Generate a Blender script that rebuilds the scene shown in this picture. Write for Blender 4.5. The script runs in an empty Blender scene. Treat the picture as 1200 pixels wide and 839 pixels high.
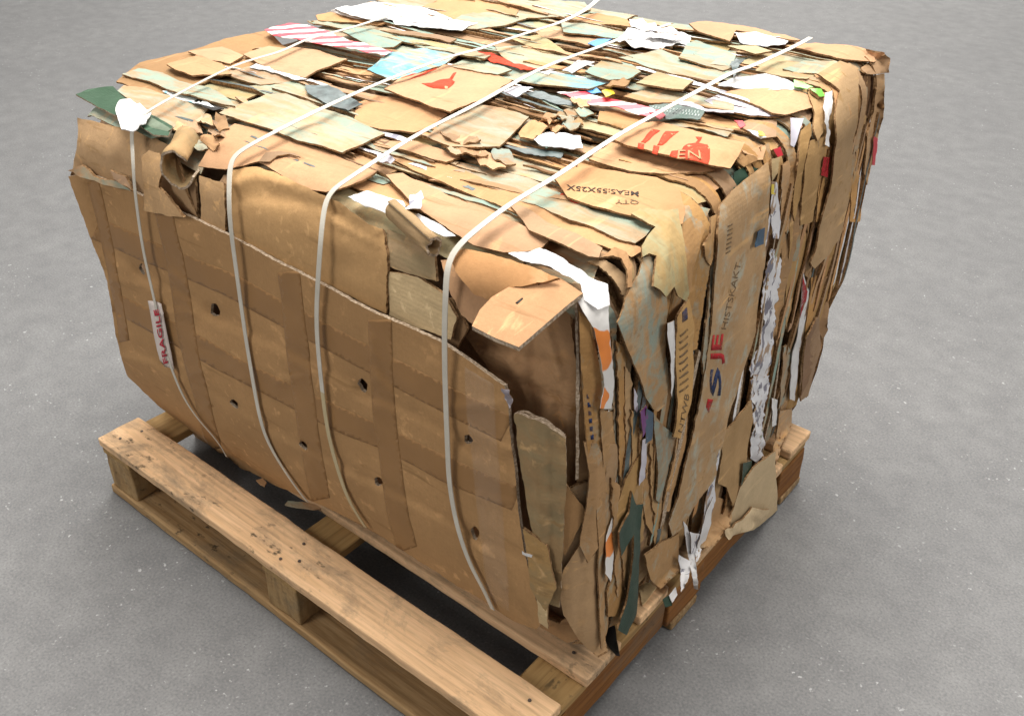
import bpy, math, random
import numpy as np
from mathutils import Vector, Matrix, noise as mn
from mathutils.bvhtree import BVHTree
from mathutils.geometry import delaunay_2d_cdt

random.seed(7)
scene = bpy.context.scene
COL = scene.collection

# ------------------------------------------------------------------ camera
CP = np.array([1.7563, -0.7490, 1.5146])
YAW, PITCH, ROLL, FPX = 0.6707, 0.5895, 0.0216, 1142.44
cy, sy = math.cos(YAW), math.sin(YAW)
FW = np.array([-sy*math.cos(PITCH), cy*math.cos(PITCH), -math.sin(PITCH)])
_r = np.array([cy, sy, 0.0]); _u = np.cross(_r, FW)
RT = _r*math.cos(ROLL) + _u*math.sin(ROLL)
UP = -_r*math.sin(ROLL) + _u*math.cos(ROLL)
cam_d = bpy.data.cameras.new("camera"); cam = bpy.data.objects.new("camera", cam_d); COL.objects.link(cam)
m = Matrix.Identity(4)
for i in range(3):
    m[i][0] = RT[i]; m[i][1] = UP[i]; m[i][2] = -FW[i]; m[i][3] = CP[i]
cam.matrix_world = m
cam_d.sensor_width = 36; cam_d.lens = FPX/1200*36; cam_d.clip_end = 500; cam_d.clip_start = .05
scene.camera = cam

def rays(q):
    q = np.asarray(q, float).reshape(-1, 2)
    d = FW + RT*((q[:, 0:1]-600)/FPX) + UP*((419.5-q[:, 1:2])/FPX)
    return np.repeat(CP[None], len(q), 0), d/np.linalg.norm(d, axis=1, keepdims=True)

# ------------------------------------------------------------------ materials
def nt(name):
    mt = bpy.data.materials.new(name); mt.use_nodes = True
    t = mt.node_tree; b = t.nodes['Principled BSDF']
    return mt, t, b
def N(t, typ, **kw):
    n = t.nodes.new(typ)
    for k, v in kw.items():
        if k.startswith('i_'):
            key = k[2:]; key = int(key) if key.isdigit() else key.replace('_', ' ')
            n.inputs[key].default_value = v
        else: setattr(n, k, v)
    return n
def mix(t, fac, a, b, mode='MIX'):
    n = t.nodes.new('ShaderNodeMix'); n.data_type = 'RGBA'; n.blend_type = mode
    for s, v in ((0, fac), (6, a), (7, b)):
        if hasattr(v, 'links') or hasattr(v, 'is_linked'): t.links.new(v, n.inputs[s])
        elif s == 0: n.inputs[0].default_value = v
        else: n.inputs[s].default_value = (*v, 1)
    return n.outputs[2]
def ramp(t, src, pts):
    r = t.nodes.new('ShaderNodeValToRGB'); t.links.new(src, r.inputs[0]); e = r.color_ramp.elements
    while len(e) < len(pts): e.new(.5)
    for k, (p, c) in enumerate(pts):
        e[k].position = p; e[k].color = (c, c, c, 1) if not hasattr(c, '__len__') else (*c, 1)
    return r.outputs[0]
def coords(t, scale=(1, 1, 1), rot=(0, 0, 0)):
    tc = N(t, 'ShaderNodeTexCoord'); mp = N(t, 'ShaderNodeMapping')
    mp.inputs['Scale'].default_value = scale; mp.inputs['Rotation'].default_value = rot
    oi = N(t, 'ShaderNodeObjectInfo')
    ml = N(t, 'ShaderNodeMath', operation='MULTIPLY', i_1=37.0); t.links.new(oi.outputs['Random'], ml.inputs[0])
    t.links.new(tc.outputs['Object'], mp.inputs['Vector'])
    cb = N(t, 'ShaderNodeCombineXYZ'); t.links.new(ml.outputs[0], cb.inputs[0]); t.links.new(ml.outputs[0], cb.inputs[1])
    ad = N(t, 'ShaderNodeVectorMath', operation='ADD'); t.links.new(mp.outputs[0], ad.inputs[0]); t.links.new(cb.outputs[0], ad.inputs[1])
    return ad.outputs[0], oi.outputs['Random'], tc.outputs['Object']
def noise_n(t, vec, scale, detail=4, rough=.55, dist=0.0):
    n = N(t, 'ShaderNodeTexNoise', i_Scale=scale, i_Detail=detail, i_Roughness=rough, i_Distortion=dist)
    t.links.new(vec, n.inputs['Vector']); return n.outputs[0]

def board(name, col, stain=None, samt=0.0, rough=.8, var=.16, corr='y', bump=.45, dirt=.45, spec=.2):
    mt, t, b = nt(name)
    v, rnd, ob = coords(t)
    big = noise_n(t, v, 5, 5, .6)
    fine = noise_n(t, v, 160, 3, .6)
    c = [x for x in col]
    base = mix(t, ramp(t, big, [(.3, 0.0), (.7, 1.0)]), [x*(1-.22) for x in c], [min(1, x*1.10) for x in c])
    base = mix(t, ramp(t, fine, [(.35, 0.0), (.65, .35)]), base, [x*.72 for x in c])
    # value / warmth differs from sheet to sheet
    hs = N(t, 'ShaderNodeHueSaturation'); t.links.new(base, hs.inputs['Color'])
    mr = N(t, 'ShaderNodeMapRange'); t.links.new(rnd, mr.inputs[0]); mr.inputs[3].default_value = 1-var; mr.inputs[4].default_value = 1+var*.7
    t.links.new(mr.outputs[0], hs.inputs['Value'])
    m2 = N(t, 'ShaderNodeMath', operation='MULTIPLY', i_1=7.31); t.links.new(rnd, m2.inputs[0])
    m3 = N(t, 'ShaderNodeMath', operation='FRACT'); t.links.new(m2.outputs[0], m3.inputs[0])
    mr2 = N(t, 'ShaderNodeMapRange'); t.links.new(m3.outputs[0], mr2.inputs[0]); mr2.inputs[3].default_value = .84; mr2.inputs[4].default_value = 1.06
    t.links.new(mr2.outputs[0], hs.inputs['Saturation'])
    base = hs.outputs[0]
    if stain is not None:
        vs, _, _ = coords(t, (1.3, 5.0, 3.2), (0, 0, .35))
        s1 = noise_n(t, vs, 5.5, 7, .68, .5)
        base = mix(t, ramp(t, s1, [(.55-.22*samt, 0.0), (.70-.16*samt, .80)]), base, stain)
    # scuffs, darker grime
    g = noise_n(t, v, 18, 8, .7, .3)
    base = mix(t, ramp(t, g, [(.56, 0.0), (.78, dirt)]), base, [x*.38 for x in c])
    for sc_, rt, k_ in (((46, 3.0, 46), .55, 1.28), ((5, 60, 60), -.3, .64)):      # scuffs and fine dark lines
        vl, _, _ = coords(t, sc_, (rt*.6, rt, rt))
        ln = noise_n(t, vl, 1.0, 4, .55, .25); ar = noise_n(t, v, 8, 3, .5)
        mu = N(t, 'ShaderNodeMath', operation='MULTIPLY'); t.links.new(ramp(t, ln, [(.58, 0.0), (.68, .9)]), mu.inputs[0]); t.links.new(ramp(t, ar, [(.42, 0.0), (.6, 1.0)]), mu.inputs[1])
        base = mix(t, mu.outputs[0], base, [min(.8, x*k_+(.02 if k_ > 1 else 0)) for x in c])
    t.links.new(base, b.inputs['Base Color'])
    b.inputs['Roughness'].default_value = rough; b.inputs['Specular IOR Level'].default_value = spec
    bn = N(t, 'ShaderNodeBump', i_Strength=bump, i_Distance=.004)
    w = N(t, 'ShaderNodeTexWave', wave_type='BANDS', bands_direction='X', i_Scale=46.0, i_Distortion=1.5, i_Detail=2.0)
    mp = N(t, 'ShaderNodeMapping'); t.links.new(ob, mp.inputs[0])
    if corr == 'z': mp.inputs['Rotation'].default_value = (0, math.pi/2, 0)
    t.links.new(mp.outputs[0], w.inputs['Vector'])
    mm = N(t, 'ShaderNodeMath', operation='MULTIPLY_ADD', i_1=.06); t.links.new(w.outputs[1], mm.inputs[0])
    md = noise_n(t, v, 26, 8, .72); t.links.new(md, mm.inputs[2])
    t.links.new(mm.outputs[0], bn.inputs['Height']); t.links.new(bn.outputs[0], b.inputs['Normal'])
    return mt

def plain(name, col, rough=.5, spec=.3, alpha=1.0, var=.12, nscale=25, bump=.1):
    mt, t, b = nt(name)
    v, rnd, ob = coords(t)
    n1 = noise_n(t, v, nscale, 5, .6)
    base = mix(t, ramp(t, n1, [(.35, 0.0), (.68, 1.0)]), [x*(1-var) for x in col], [min(.95, x*(1+var*.5)) for x in col])
    t.links.new(base, b.inputs['Base Color'])
    b.inputs['Roughness'].default_value = rough; b.inputs['Specular IOR Level'].default_value = spec
    if alpha < 1: b.inputs['Alpha'].default_value = alpha
    if bump:
        bn = N(t, 'ShaderNodeBump', i_Strength=bump, i_Distance=.003); t.links.new(noise_n(t, v, 60, 4, .6), bn.inputs['Height'])
        t.links.new(bn.outputs[0], b.inputs['Normal'])
    return mt

def ink(name, col, hole=.5):
    mt, t, b = nt(name)
    v, rnd, ob = coords(t)
    b.inputs['Base Color'].default_value = (*col, 1); b.inputs['Roughness'].default_value = .8; b.inputs['Specular IOR Level'].default_value = .1
    n1 = noise_n(t, v, 130, 5, .7, .4); n2 = noise_n(t, v, 14, 4, .6)
    mu = N(t, 'ShaderNodeMath', operation='MULTIPLY'); t.links.new(ramp(t, n1, [(.30, .25), (.50, 1.0)]), mu.inputs[0]); t.links.new(ramp(t, n2, [(.34, 1-hole), (.52, .95)]), mu.inputs[1])
    t.links.new(mu.outputs[0], b.inputs['Alpha'])
    return mt

def printed(name, base, ink, scale, thr=.55, stretch=(1, 1, 1), rough=.45, ink2=None):
    """paper or film with blotchy print"""
    mt, t, b = nt(name)
    v, rnd, ob = coords(t, stretch)
    n1 = noise_n(t, v, scale, 3, .5, .5)
    c = mix(t, ramp(t, n1, [(thr, 0.0), (thr+.012, 1.0)]), base, ink)
    if ink2 is not None:
        c = mix(t, ramp(t, noise_n(t, v, scale*.6, 2, .5, .3), [(thr+.03, 0.0), (thr+.06, 1.0)]), c, ink2)
    t.links.new(c, b.inputs['Base Color']); b.inputs['Roughness'].default_value = rough
    bn = N(t, 'ShaderNodeBump', i_Strength=.3, i_Distance=.004); t.links.new(noise_n(t, v, 25, 4, .6), bn.inputs['Height'])
    t.links.new(bn.outputs[0], b.inputs['Normal'])
    return mt

def striped(name, c1, c2, scale=5.0):
    mt, t, b = nt(name)
    tc = N(t, 'ShaderNodeTexCoord'); mp = N(t, 'ShaderNodeMapping'); mp.inputs['Rotation'].default_value = (0, 0, .75)
    t.links.new(tc.outputs['Object'], mp.inputs[0])
    w = N(t, 'ShaderNodeTexWave', i_Scale=scale, i_Distortion=1.2, i_Detail=1.0); t.links.new(mp.outputs[0], w.inputs['Vector'])
    c = mix(t, ramp(t, w.outputs[1], [(.45, 0.0), (.55, 1.0)]), c1, c2)
    t.links.new(c, b.inputs['Base Color']); b.inputs['Roughness'].default_value = .4
    return mt

def edge_mat(name, c1, c2):
    mt, t, b = nt(name)
    v, rnd, ob = coords(t)
    n1 = noise_n(t, v, 220, 2, .5)
    n2 = noise_n(t, v, 22, 4, .6)
    c = mix(t, ramp(t, n1, [(.42, 0.0), (.58, 1.0)]), c1, c2)
    c = mix(t, ramp(t, n2, [(.4, 0.0), (.7, .6)]), c, [x*.45 for x in c1])
    t.links.new(c, b.inputs['Base Color']); b.inputs['Roughness'].default_value = .9; b.inputs['Specular IOR Level'].default_value = .1
    return mt

M = {}
M['kraft'] = board('kraft_board', (.50, .29, .145))
M['kraft_o'] = board('orange_kraft_board', (.53, .29, .138), dirt=.2, var=.08)
M['kraft_p'] = board('pale_kraft_board', (.50, .30, .16), (.28, .37, .30), .55)
M['kraft_d'] = board('brown_board', (.36, .21, .10))
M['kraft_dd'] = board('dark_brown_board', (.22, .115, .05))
M['mint'] = board('stained_board', (.50, .30, .15), (.25, .37, .31), .85)
M['mint2'] = board('green_stained_board', (.48, .31, .16), (.20, .35, .32), .95)
M['cyan'] = board('blue_stained_board', (.45, .38, .24), (.06, .36, .50), .75)
M['olive'] = board('olive_board', (.46, .32, .15), (.36, .36, .22), .5)
M['greystain'] = board('grey_stained_board', (.42, .25, .115), (.24, .33, .30), .62, corr='z')
M['stencil'] = board('stencilled_board', (.52, .31, .13), (.38, .40, .34), .28, corr='z')
M['inner'] = board('inner_box_board', (.52, .27, .095), var=.02, corr='z', dirt=.3)
M['side'] = board('side_board', (.48, .265, .10), (.33, .33, .26), .05, corr='z')
M['side_o'] = board('warm_side_board', (.46, .265, .11), (.34, .34, .27), .05, corr='z')
M['tan'] = board('tan_board', (.49, .30, .13), corr='z', dirt=.3)
M['beige'] = board('beige_board', (.62, .46, .26), corr='z', dirt=.2, var=.05)
M['panel'] = board('taped_panel_board', (.44, .25, .105), var=.02, dirt=.25, corr='x', bump=.5)
M['panel2'] = board('front_board', (.49, .29, .125), var=.08, dirt=.25, corr='x')
M['greytan'] = board('grey_tan_board', (.42, .265, .12), (.26, .20, .11), .5, corr='z')
M['edge'] = edge_mat('board_edge', (.36, .22, .11), (.17, .095, .045))
M['edge_l'] = edge_mat('pale_board_edge', (.55, .44, .33), (.30, .22, .15))
M['white'] = plain('white_paper', (.68, .67, .67), .6)
M['whitep'] = printed('printed_paper', (.72, .71, .72), (.28, .28, .34), 38, .60)
M['shred'] = printed('shredded_paper', (.66, .66, .69), (.16, .15, .19), 55, .56, (1, 1, .5), ink2=(.33, .22, .14))
M['orangep'] = printed('orange_printed_paper', (.74, .72, .70), (.80, .25, .05), 9, .58)
M['bluewhite'] = printed('cyan_printed_paper', (.80, .82, .82), (.20, .60, .76), 5, .55)
M['stripe'] = striped('red_white_stripes', (.66, .06, .09), (.80, .72, .70), 7)
M['green'] = board('green_card', (.045, .10, .055), None, rough=.5, dirt=.3, var=.05)
M['greenl'] = board('grey_green_card', (.17, .22, .15), None, rough=.55)
M['gdark'] = board('dark_green_card', (.028, .062, .040), None, rough=.45, dirt=.3, var=.05, corr='z')
M['slate'] = plain('slate_film', (.10, .13, .13), .4, var=.5, nscale=60)
M['teal'] = plain('green_printed_film', (.065, .11, .09), .45, var=.3)
M['blue'] = plain('blue_card', (.06, .25, .52), .4)
M['navy'] = plain('dark_blue_card', (.03, .07, .12), .4)
M['red'] = plain('red_card', (.50, .025, .04), .4)
M['yellow'] = plain('yellow_card', (.75, .58, .05), .4)
M['purple'] = plain('purple_card', (.13, .02, .15), .4)
M['lime'] = plain('green_bottle_plastic', (.18, .55, .08), .25)
M['lav'] = printed('lavender_film', (.55, .53, .60), (.25, .22, .25), 12, .6)
M['black'] = plain('black_film_and_gap_shade', (.012, .011, .010), .4)  # film colour; also paints the shaded gap at the bale foot
M['strap'] = plain('white_strap_plastic', (.57, .54, .47), .42, .35, var=.1)
M['strapy'] = plain('yellowed_strap_plastic', (.50, .41, .24), .4, .4, var=.12)
M['sticker'] = plain('white_sticker', (.66, .58, .54), .5, var=.06)
M['inkr'] = ink('red_ink', (.60, .07, .035), 0.35)
M['inkrd'] = ink('dark_red_ink', (.42, .03, .035), 0.6)
M['inkk'] = ink('black_ink', (.05, .04, .035), 0.35)
M['inkg'] = ink('grey_ink', (.19, .13, .075), 0.7)
M['inkb'] = ink('blue_ink', (.03, .045, .11), 0.6)
M['inkw'] = ink('pale_ink', (.45, .50, .48), .3)
M['stick_ink'] = plain('red_sticker_ink', (.42, .03, .05), .6, .2)
M['tape'] = plain('brown_packing_tape', (.30, .162, .064), .5, .25, var=.07, nscale=12, bump=.2)
M['cling'] = plain('clear_stretch_film', (.75, .72, .68), .25, .5, alpha=.07, bump=1.0)

def wood(name, c1, c2, along='x', grey=.3, endg=False):
    mt, t, b = nt(name)
    sc = {'x': (1.2, 14, 14), 'y': (14, 1.2, 14), 'z': (9, 9, 9)}[along]
    v, rnd, ob = coords(t, sc)
    n1 = noise_n(t, v, 3.0, 7, .62, .8)
    n1b = noise_n(t, v, 9.0, 5, .6, .4)
    c = mix(t, ramp(t, n1, [(.32, 0.0), (.68, 1.0)]), c2, c1)
    vg, _, _ = coords(t, {'x': (3, 110, 110), 'y': (110, 3, 110), 'z': (60, 60, 8)}[along]); gr = noise_n(t, vg, 1.0, 5, .6, .15)
    c = mix(t, ramp(t, gr, [(.46, 0.0), (.64, .55)]), c, [x*.60 for x in c2])
    c = mix(t, ramp(t, n1b, [(.5, 0.0), (.72, .45)]), c, [x*.62 for x in c2])
    v2, _, _ = coords(t, (1, 1, 1) if along == 'z' else ((.6, 1, 1) if along == 'x' else (1, .6, 1)))
    g = noise_n(t, v2, 9, 7, .72, .4)
    c = mix(t, ramp(t, g, [(.50, 0.0), (.68, grey)]), c, (.15, .125, .09))
    sp = noise_n(t, v2, 55, 3, .6)
    sp2 = noise_n(t, v2, 4.5, 2, .5)
    mu = N(t, 'ShaderNodeMath', operation='MULTIPLY'); t.links.new(ramp(t, sp, [(.60, 0.0), (.70, 1.0)]), mu.inputs[0]); t.links.new(ramp(t, sp2, [(.44, 0.0), (.60, .9)]), mu.inputs[1])
    c = mix(t, mu.outputs[0], c, (.06, .045, .03))
    # knots
    vo = N(t, 'ShaderNodeTexVoronoi', i_Scale=1.0)
    v3, _, _ = coords(t, (3.2, 6, 6) if along == 'x' else (6, 3.2, 6)); t.links.new(v3, vo.inputs['Vector'])
    c = mix(t, ramp(t, vo.outputs['Distance'], [(.045, .85), (.10, 0.0)]), c, (.17, .075, .025))
    hs = N(t, 'ShaderNodeHueSaturation'); t.links.new(c, hs.inputs['Color'])
    mr = N(t, 'ShaderNodeMapRange'); t.links.new(rnd, mr.inputs[0]); mr.inputs[3].default_value = .88; mr.inputs[4].default_value = 1.08
    t.links.new(mr.outputs[0], hs.inputs['Value'])
    t.links.new(hs.outputs[0], b.inputs['Base Color'])
    b.inputs['Roughness'].default_value = .8; b.inputs['Specular IOR Level'].default_value = .2
    bn = N(t, 'ShaderNodeBump', i_Strength=.35, i_Distance=.003); t.links.new(gr, bn.inputs['Height']); t.links.new(bn.outputs[0], b.inputs['Normal'])
    return mt
M['wood'] = wood('pale_pine', (.82, .545, .32), (.68, .43, .235), 'x', .75)
M['wood2'] = wood('yellow_pine', (.44, .285, .12), (.36, .215, .085), 'y', .3)
M['woodb'] = wood('weathered_pine', (.46, .31, .16), (.30, .175, .075), 'x', .55)
M['woode'] = wood('orange_pine', (.30, .135, .04), (.20, .08, .024), 'y', .5)
M['block'] = wood('block_wood', (.40, .27, .13), (.28, .17, .075), 'z', .5)
M['nail'] = plain('rusty_nail_head', (.10, .075, .06), .6, var=.3)

# ------------------------------------------------------------------ object helpers
def link(name, verts, faces, mats, parent=None, mi=None, smooth=False, origin=None):
    me = bpy.data.meshes.new(name)
    verts = np.asarray(verts, float)
    if origin is not None: verts = verts - np.asarray(origin)
    me.from_pydata(verts.tolist(), [], faces)
    for x in mats: me.materials.append(x)
    if mi is not None: me.polygons.foreach_set('material_index', mi)
    if smooth: me.polygons.foreach_set('use_smooth', smooth if hasattr(smooth, '__len__') else [True]*len(me.polygons))
    me.update()
    o = bpy.data.objects.new(name, me); COL.objects.link(o)
    if parent is not None: o.parent = parent
    elif origin is not None: o.location = origin
    return o
def empty(name, loc, label, cat):
    o = bpy.data.objects.new(name, None); COL.objects.link(o); o.location = loc; o.empty_display_size = .1
    o['label'] = label; o['category'] = cat
    return o

# ------------------------------------------------------------------ bale body as a field
RAD = .055
def Yf(x, z):
    return .105 + 1.25*np.maximum(0, .43-z)**2 + .02*np.maximum(0, x-.6)*np.maximum(0, .9-z) + .10*np.maximum(0, z-.80)**1.0
def Zt(x, y):
    return .89 + .085*(y-.1) + .035*(x-.6) + .006*np.sin(9*x+5*y)*np.sin(13*y+1)
def Xl(y, z):
    return np.interp(z, [.15, .25, .4, .72, .86, 1.1], [.115, .05, .005, -.035, .03, .05]) - .035*np.maximum(0, y-.4) - .07*np.exp(-((y-.27)/.14)**2)*np.clip((z-.6)/.2, 0, 1)
def Xr(y, z):
    return 1.197 - .035*(y-.1) + .008*np.sin(11*y+2*z)*np.sin(4*z+1) - .05*np.maximum(0, .35-z)*np.maximum(0, y-.7)*4
def Fd(P):
    x, y, z = P[:, 0], P[:, 1], P[:, 2]
    A = np.stack([z-Zt(x, y), x-Xr(y, z), Xl(y, z)-x, Yf(x, z)-y, y-np.interp(z, [.15, .2, .3, .43, .5, .57, .69, .8, .9, 1.0], [1.09, 1.14, 1.14, 1.10, 1.125, 1.18, 1.195, 1.18, 1.145, 1.11]), .163-z], 1) + RAD
    Q = np.maximum(A, 0)
    return np.where(A.max(1) > 0, np.sqrt((Q*Q).sum(1)), A.max(1)) - RAD
def Gd(P):
    e = 1e-3; g = np.zeros_like(P)
    for k in range(3):
        d = np.zeros(3); d[k] = e
        g[:, k] = (Fd(P+d)-Fd(P-d))/(2*e)
    return g/np.maximum(1e-9, np.linalg.norm(g, axis=1, keepdims=True))
def march(O, D, lift):
    t = np.full(len(O), .25); best = np.full(len(O), 1e9); bt = t.copy()
    lift = np.broadcast_to(lift, (len(O),))
    for i in range(90):
        f = Fd(O+D*t[:, None])-lift
        b = f < best; best = np.where(b, f, best); bt = np.where(b, t, bt)
        t = t + np.clip(f, -.05, .3)*.75
        t = np.minimum(t, 4.5)
    hit = np.abs(f) < 3e-3
    return O + D*np.where(hit, t, bt)[:, None]

CROP = {'A': (70, 60), 'B': (300, 0), 'C': (560, 0), 'D': (780, 0), 'E': (70, 180), 'F': (300, 160), 'G': (520, 160), 'H': (760, 160),
        'I': (70, 360), 'J': (300, 360), 'K': (520, 360), 'L': (720, 360), 'M': (90, 470), 'N': (300, 560), 'O': (450, 629), 'Q': (660, 560)}
CR2 = {'K2': (580, 340, 3.815), 'P1': (680, 240, 4.194), 'P2': (860, 60, 4.195), 'P3': (840, 260, 3.815), 'P4': (660, 520, 3.227), 'P5': (760, 440, 3.815)}
def c(k, *pts):
    if k in CROP: ox, oy = CROP[k]; s = 3.997
    else: ox, oy, s = CR2[k]
    return [(ox+x/s, oy+y/s) for x, y in pts]

def inside(q, poly):
    q = np.asarray(q); r = np.zeros(len(q), bool); n = len(poly)
    for i in range(n):
        x1, y1 = poly[i]; x2, y2 = poly[(i+1) % n]
        if y1 == y2: continue
        k = ((y1 > q[:, 1]) != (y2 > q[:, 1])) & (q[:, 0] < (x2-x1)*(q[:, 1]-y1)/(y2-y1)+x1)
        r ^= k
    return r
def segdist(q, line):
    q = np.asarray(q, float); d = np.full(len(q), 1e9)
    for (a, b) in zip(line[:-1], line[1:]):
        a = np.array(a, float); b = np.array(b, float); ab = b-a
        t = np.clip(((q-a)@ab)/max(1e-9, ab@ab), 0, 1)
        d = np.minimum(d, np.linalg.norm(q-a-t[:, None]*ab, axis=1))
    return d
def nz(P, s, seed=0.0):
    return np.array([mn.noise(Vector((p[0]*s+seed, p[1]*s+seed*.7, p[2]*s-seed))) for p in P])

class Sheet: pass
SEED = [0]
def resample(pts, step, rag, seed):
    out = []; n = len(pts); acc = 0.0
    for i in range(n):
        a = np.array(pts[i], float); b = np.array(pts[(i+1) % n], float); L = np.linalg.norm(b-a)
        k = max(1, int(round(L/step))); nrm = np.array([-(b-a)[1], (b-a)[0]])/max(L, 1e-6)
        for j in range(k):
            t = j/k; p = a+(b-a)*t
            w = rag*(mn.noise(Vector(((acc+L*t)*.11, seed*3.7, 0))) + .6*mn.noise(Vector(((acc+L*t)*.31, seed*1.7, 5))))
            out.append(tuple(p+nrm*w*(1 if 0 < t else .3)))
        acc += L
    return out
def proj_px(q, lift): O, D = rays(q); return march(O, D, lift)
def Gf(z): return .082 + 1.0*np.maximum(0, .42-z)**2
def proj_front(q, lift):
    O, D = rays(q); z = np.full(len(O), .5)
    for i in range(30):
        t = (Gf(z)-lift-O[:, 1])/D[:, 1]; z = .5*z+.5*(O[:, 2]+t*D[:, 2])
    return O + D*((Gf(z)-lift-O[:, 1])/D[:, 1])[:, None]
def norm_front(P):
    n = np.stack([0*P[:, 0], -np.ones(len(P)), -2*np.maximum(0, .42-P[:, 2])], 1); return n/np.linalg.norm(n, axis=1, keepdims=True)
def proj_plane(q, lift):
    O, D = rays(q); n = np.array([-.035, -.085, 1.0]); d = .89 - .085*.1 - .035*.6 + np.asarray(lift)
    return O + D*((d-(O@n))/(D@n))[:, None]
def proj_wrap(q, lift):
    q = np.asarray(q)/KS; d = np.stack([np.cos(q[:, 1]), 0*q[:, 1], np.sin(q[:, 1])], 1)
    O = np.stack([np.full(len(q), .98), q[:, 0], np.full(len(q), .72)], 1) + d*1.3
    return march(O, -d, lift)
KS = 600.0
def proj_top(q, lift):
    q = np.asarray(q)/KS; n = len(q)
    return march(np.stack([q[:, 0], q[:, 1], np.full(n, 1.6)], 1), np.repeat([[0, 0, -1.0]], n, 0), lift)
def proj_right(q, lift):
    q = np.asarray(q)/KS; n = len(q)
    return march(np.stack([np.full(n, 1.9), q[:, 0], -q[:, 1]], 1), np.repeat([[-1.0, 0, 0]], n, 0), lift)

def sheet(name, pts, mat, lift=.012, tilt=(0, 0, 0.0), th=.0045, rag=1.3, wr=.003, wf=9.0, res=6.0, holes=(), creases=(), curl=(),
          parent=None, proj=proj_px, edge=None, label=None, bulge=0.0, step=None, flat=False, zones=()):
    """a cut or torn sheet lying on the bale: outline -> triangulated, draped, wrinkled, given a thickness"""
    SEED[0] += 1; sd = SEED[0]*1.37
    pts = list(pts)
    bl = resample(pts, step or res*.8, rag, sd)
    hl = [resample(h, 3, .5, sd+9) for h in holes]
    bb = np.array(bl); lo = bb.min(0); hi = bb.max(0)
    rr = random.Random(SEED[0])
    gx = np.arange(lo[0]+res*.5, hi[0], res); gy = np.arange(lo[1]+res*.5, hi[1], res*.87)
    G = [(x+(res*.5 if k % 2 else 0)+rr.uniform(-.2, .2)*res, y+rr.uniform(-.2, .2)*res) for k, y in enumerate(gy) for x in gx]
    G = np.array(G).reshape(-1, 2)
    if len(G):
        keep = inside(G, bl) & (segdist(G, bl+[bl[0]]) > res*.45)
        for h in hl: keep &= ~inside(G, h) & (segdist(G, h+[h[0]]) > res*.3)
        G = G[keep]
    V = list(bl); E = [(i, (i+1) % len(bl)) for i in range(len(bl))]
    for h in hl:
        s = len(V); V += h; E += [(s+i, s+(i+1) % len(h)) for i in range(len(h))]
    for z_, _ in zones:
        zl = resample(z_, 5, 0, 1); s = len(V); V += zl; E += [(s+i, s+(i+1) % len(zl)) for i in range(len(zl))]
    V += [tuple(g) for g in G]
    vv, ee, ff, *_ = delaunay_2d_cdt([Vector(p) for p in V], E, [], 0, 1e-5)
    Q = np.array([(p.x, p.y) for p in vv]); ff = [tuple(f) for f in ff]
    ct = np.array([Q[list(f)].mean(0) for f in ff])
    k = inside(ct, bl)
    for h in hl: k &= ~inside(ct, h)
    ff = [f for f, ok in zip(ff, k) if ok]
    used = sorted({i for f in ff for i in f}); mp = {i: n for n, i in enumerate(used)}
    Q = Q[used]; ff = [tuple(mp[i] for i in f) for f in ff]
    cen = np.array(pts).mean(0); span = max(8.0, np.linalg.norm((hi-lo))*.5)
    tv = np.array(tilt[:2], float); tn = np.linalg.norm(tv)
    def liftf(q):
        q = np.asarray(q, float).reshape(-1, 2); L = np.full(len(q), float(lift))
        if tn > 0:
            s = (q-cen)@(tv/tn); smin, smax = ((bb-cen)@(tv/tn)).min(), ((bb-cen)@(tv/tn)).max()
            L += tilt[2]*np.clip((s-smin)/max(1e-6, smax-smin), 0, 1)**1.4
        for line, w, d in creases: L += d*np.exp(-(segdist(q, line)/w)**2)
        for line, w, h in curl: L += h*np.clip(1-segdist(q, line)/w, 0, 1)**1.6
        if bulge: L += bulge*(1-np.clip(np.linalg.norm((q-cen)/np.maximum(1, (hi-lo)*.5), axis=1), 0, 1)**2)
        return L
    def place(q, extra=0.0):
        q = np.asarray(q, float).reshape(-1, 2)
        L = liftf(q)
        if flat == 'front': P = proj_front(q, L); Nn = norm_front(P)
        elif flat == 'right':
            O, D = rays(q); n = np.array([1.0, .035, 0]); P = O+D*((1.2005+L-O@n)/(D@n))[:, None]; Nn = np.repeat([[.9994, .035, 0]], len(P), 0)
        elif flat: P = proj_plane(q, L); Nn = np.repeat([[-.035, -.085, .996]], len(P), 0)
        else: P = proj(q, L); Nn = Gd(P)
        if wr: P = P + Nn*(wr*(nz(P, wf, sd) + .5*nz(P, wf*2.6, sd+3)))[:, None]
        return P + Nn*extra, Nn
    P, Nn = place(Q)
    n = len(P); B = P - Nn*th
    fv = np.array([0.0, 0, 0])
    # orient
    f0 = ff[0]; s = sum(np.dot(np.cross(P[f[1]]-P[f[0]], P[f[2]]-P[f[0]]), Nn[f[0]]) for f in ff[:40])
    if s < 0: ff = [f[::-1] for f in ff]
    cnt = {}
    for f in ff:
        for i in range(len(f)):
            a, b = f[i], f[(i+1) % len(f)]; cnt[(a, b)] = cnt.get((a, b), 0)+1
    be = [(a, b) for (a, b) in cnt if (b, a) not in cnt]
    verts = [P, B]; faces = list(ff) + [tuple(i+n for i in f[::-1]) for f in ff]; mi = [0]*len(faces)
    ev = []; base = 2*n
    for (a, b) in be:
        ev += [P[a], P[b], B[b], B[a]]; faces.append((base+1, base, base+3, base+2)); base += 4; mi.append(1)
    allv = np.concatenate([P, B, np.array(ev)])
    root = parent
    o = link(name, allv - np.array(ROOT), faces, [mat, edge or M['edge']], parent, mi, [m_ == 0 for m_ in mi])
    if label: o['label'] = label
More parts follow.
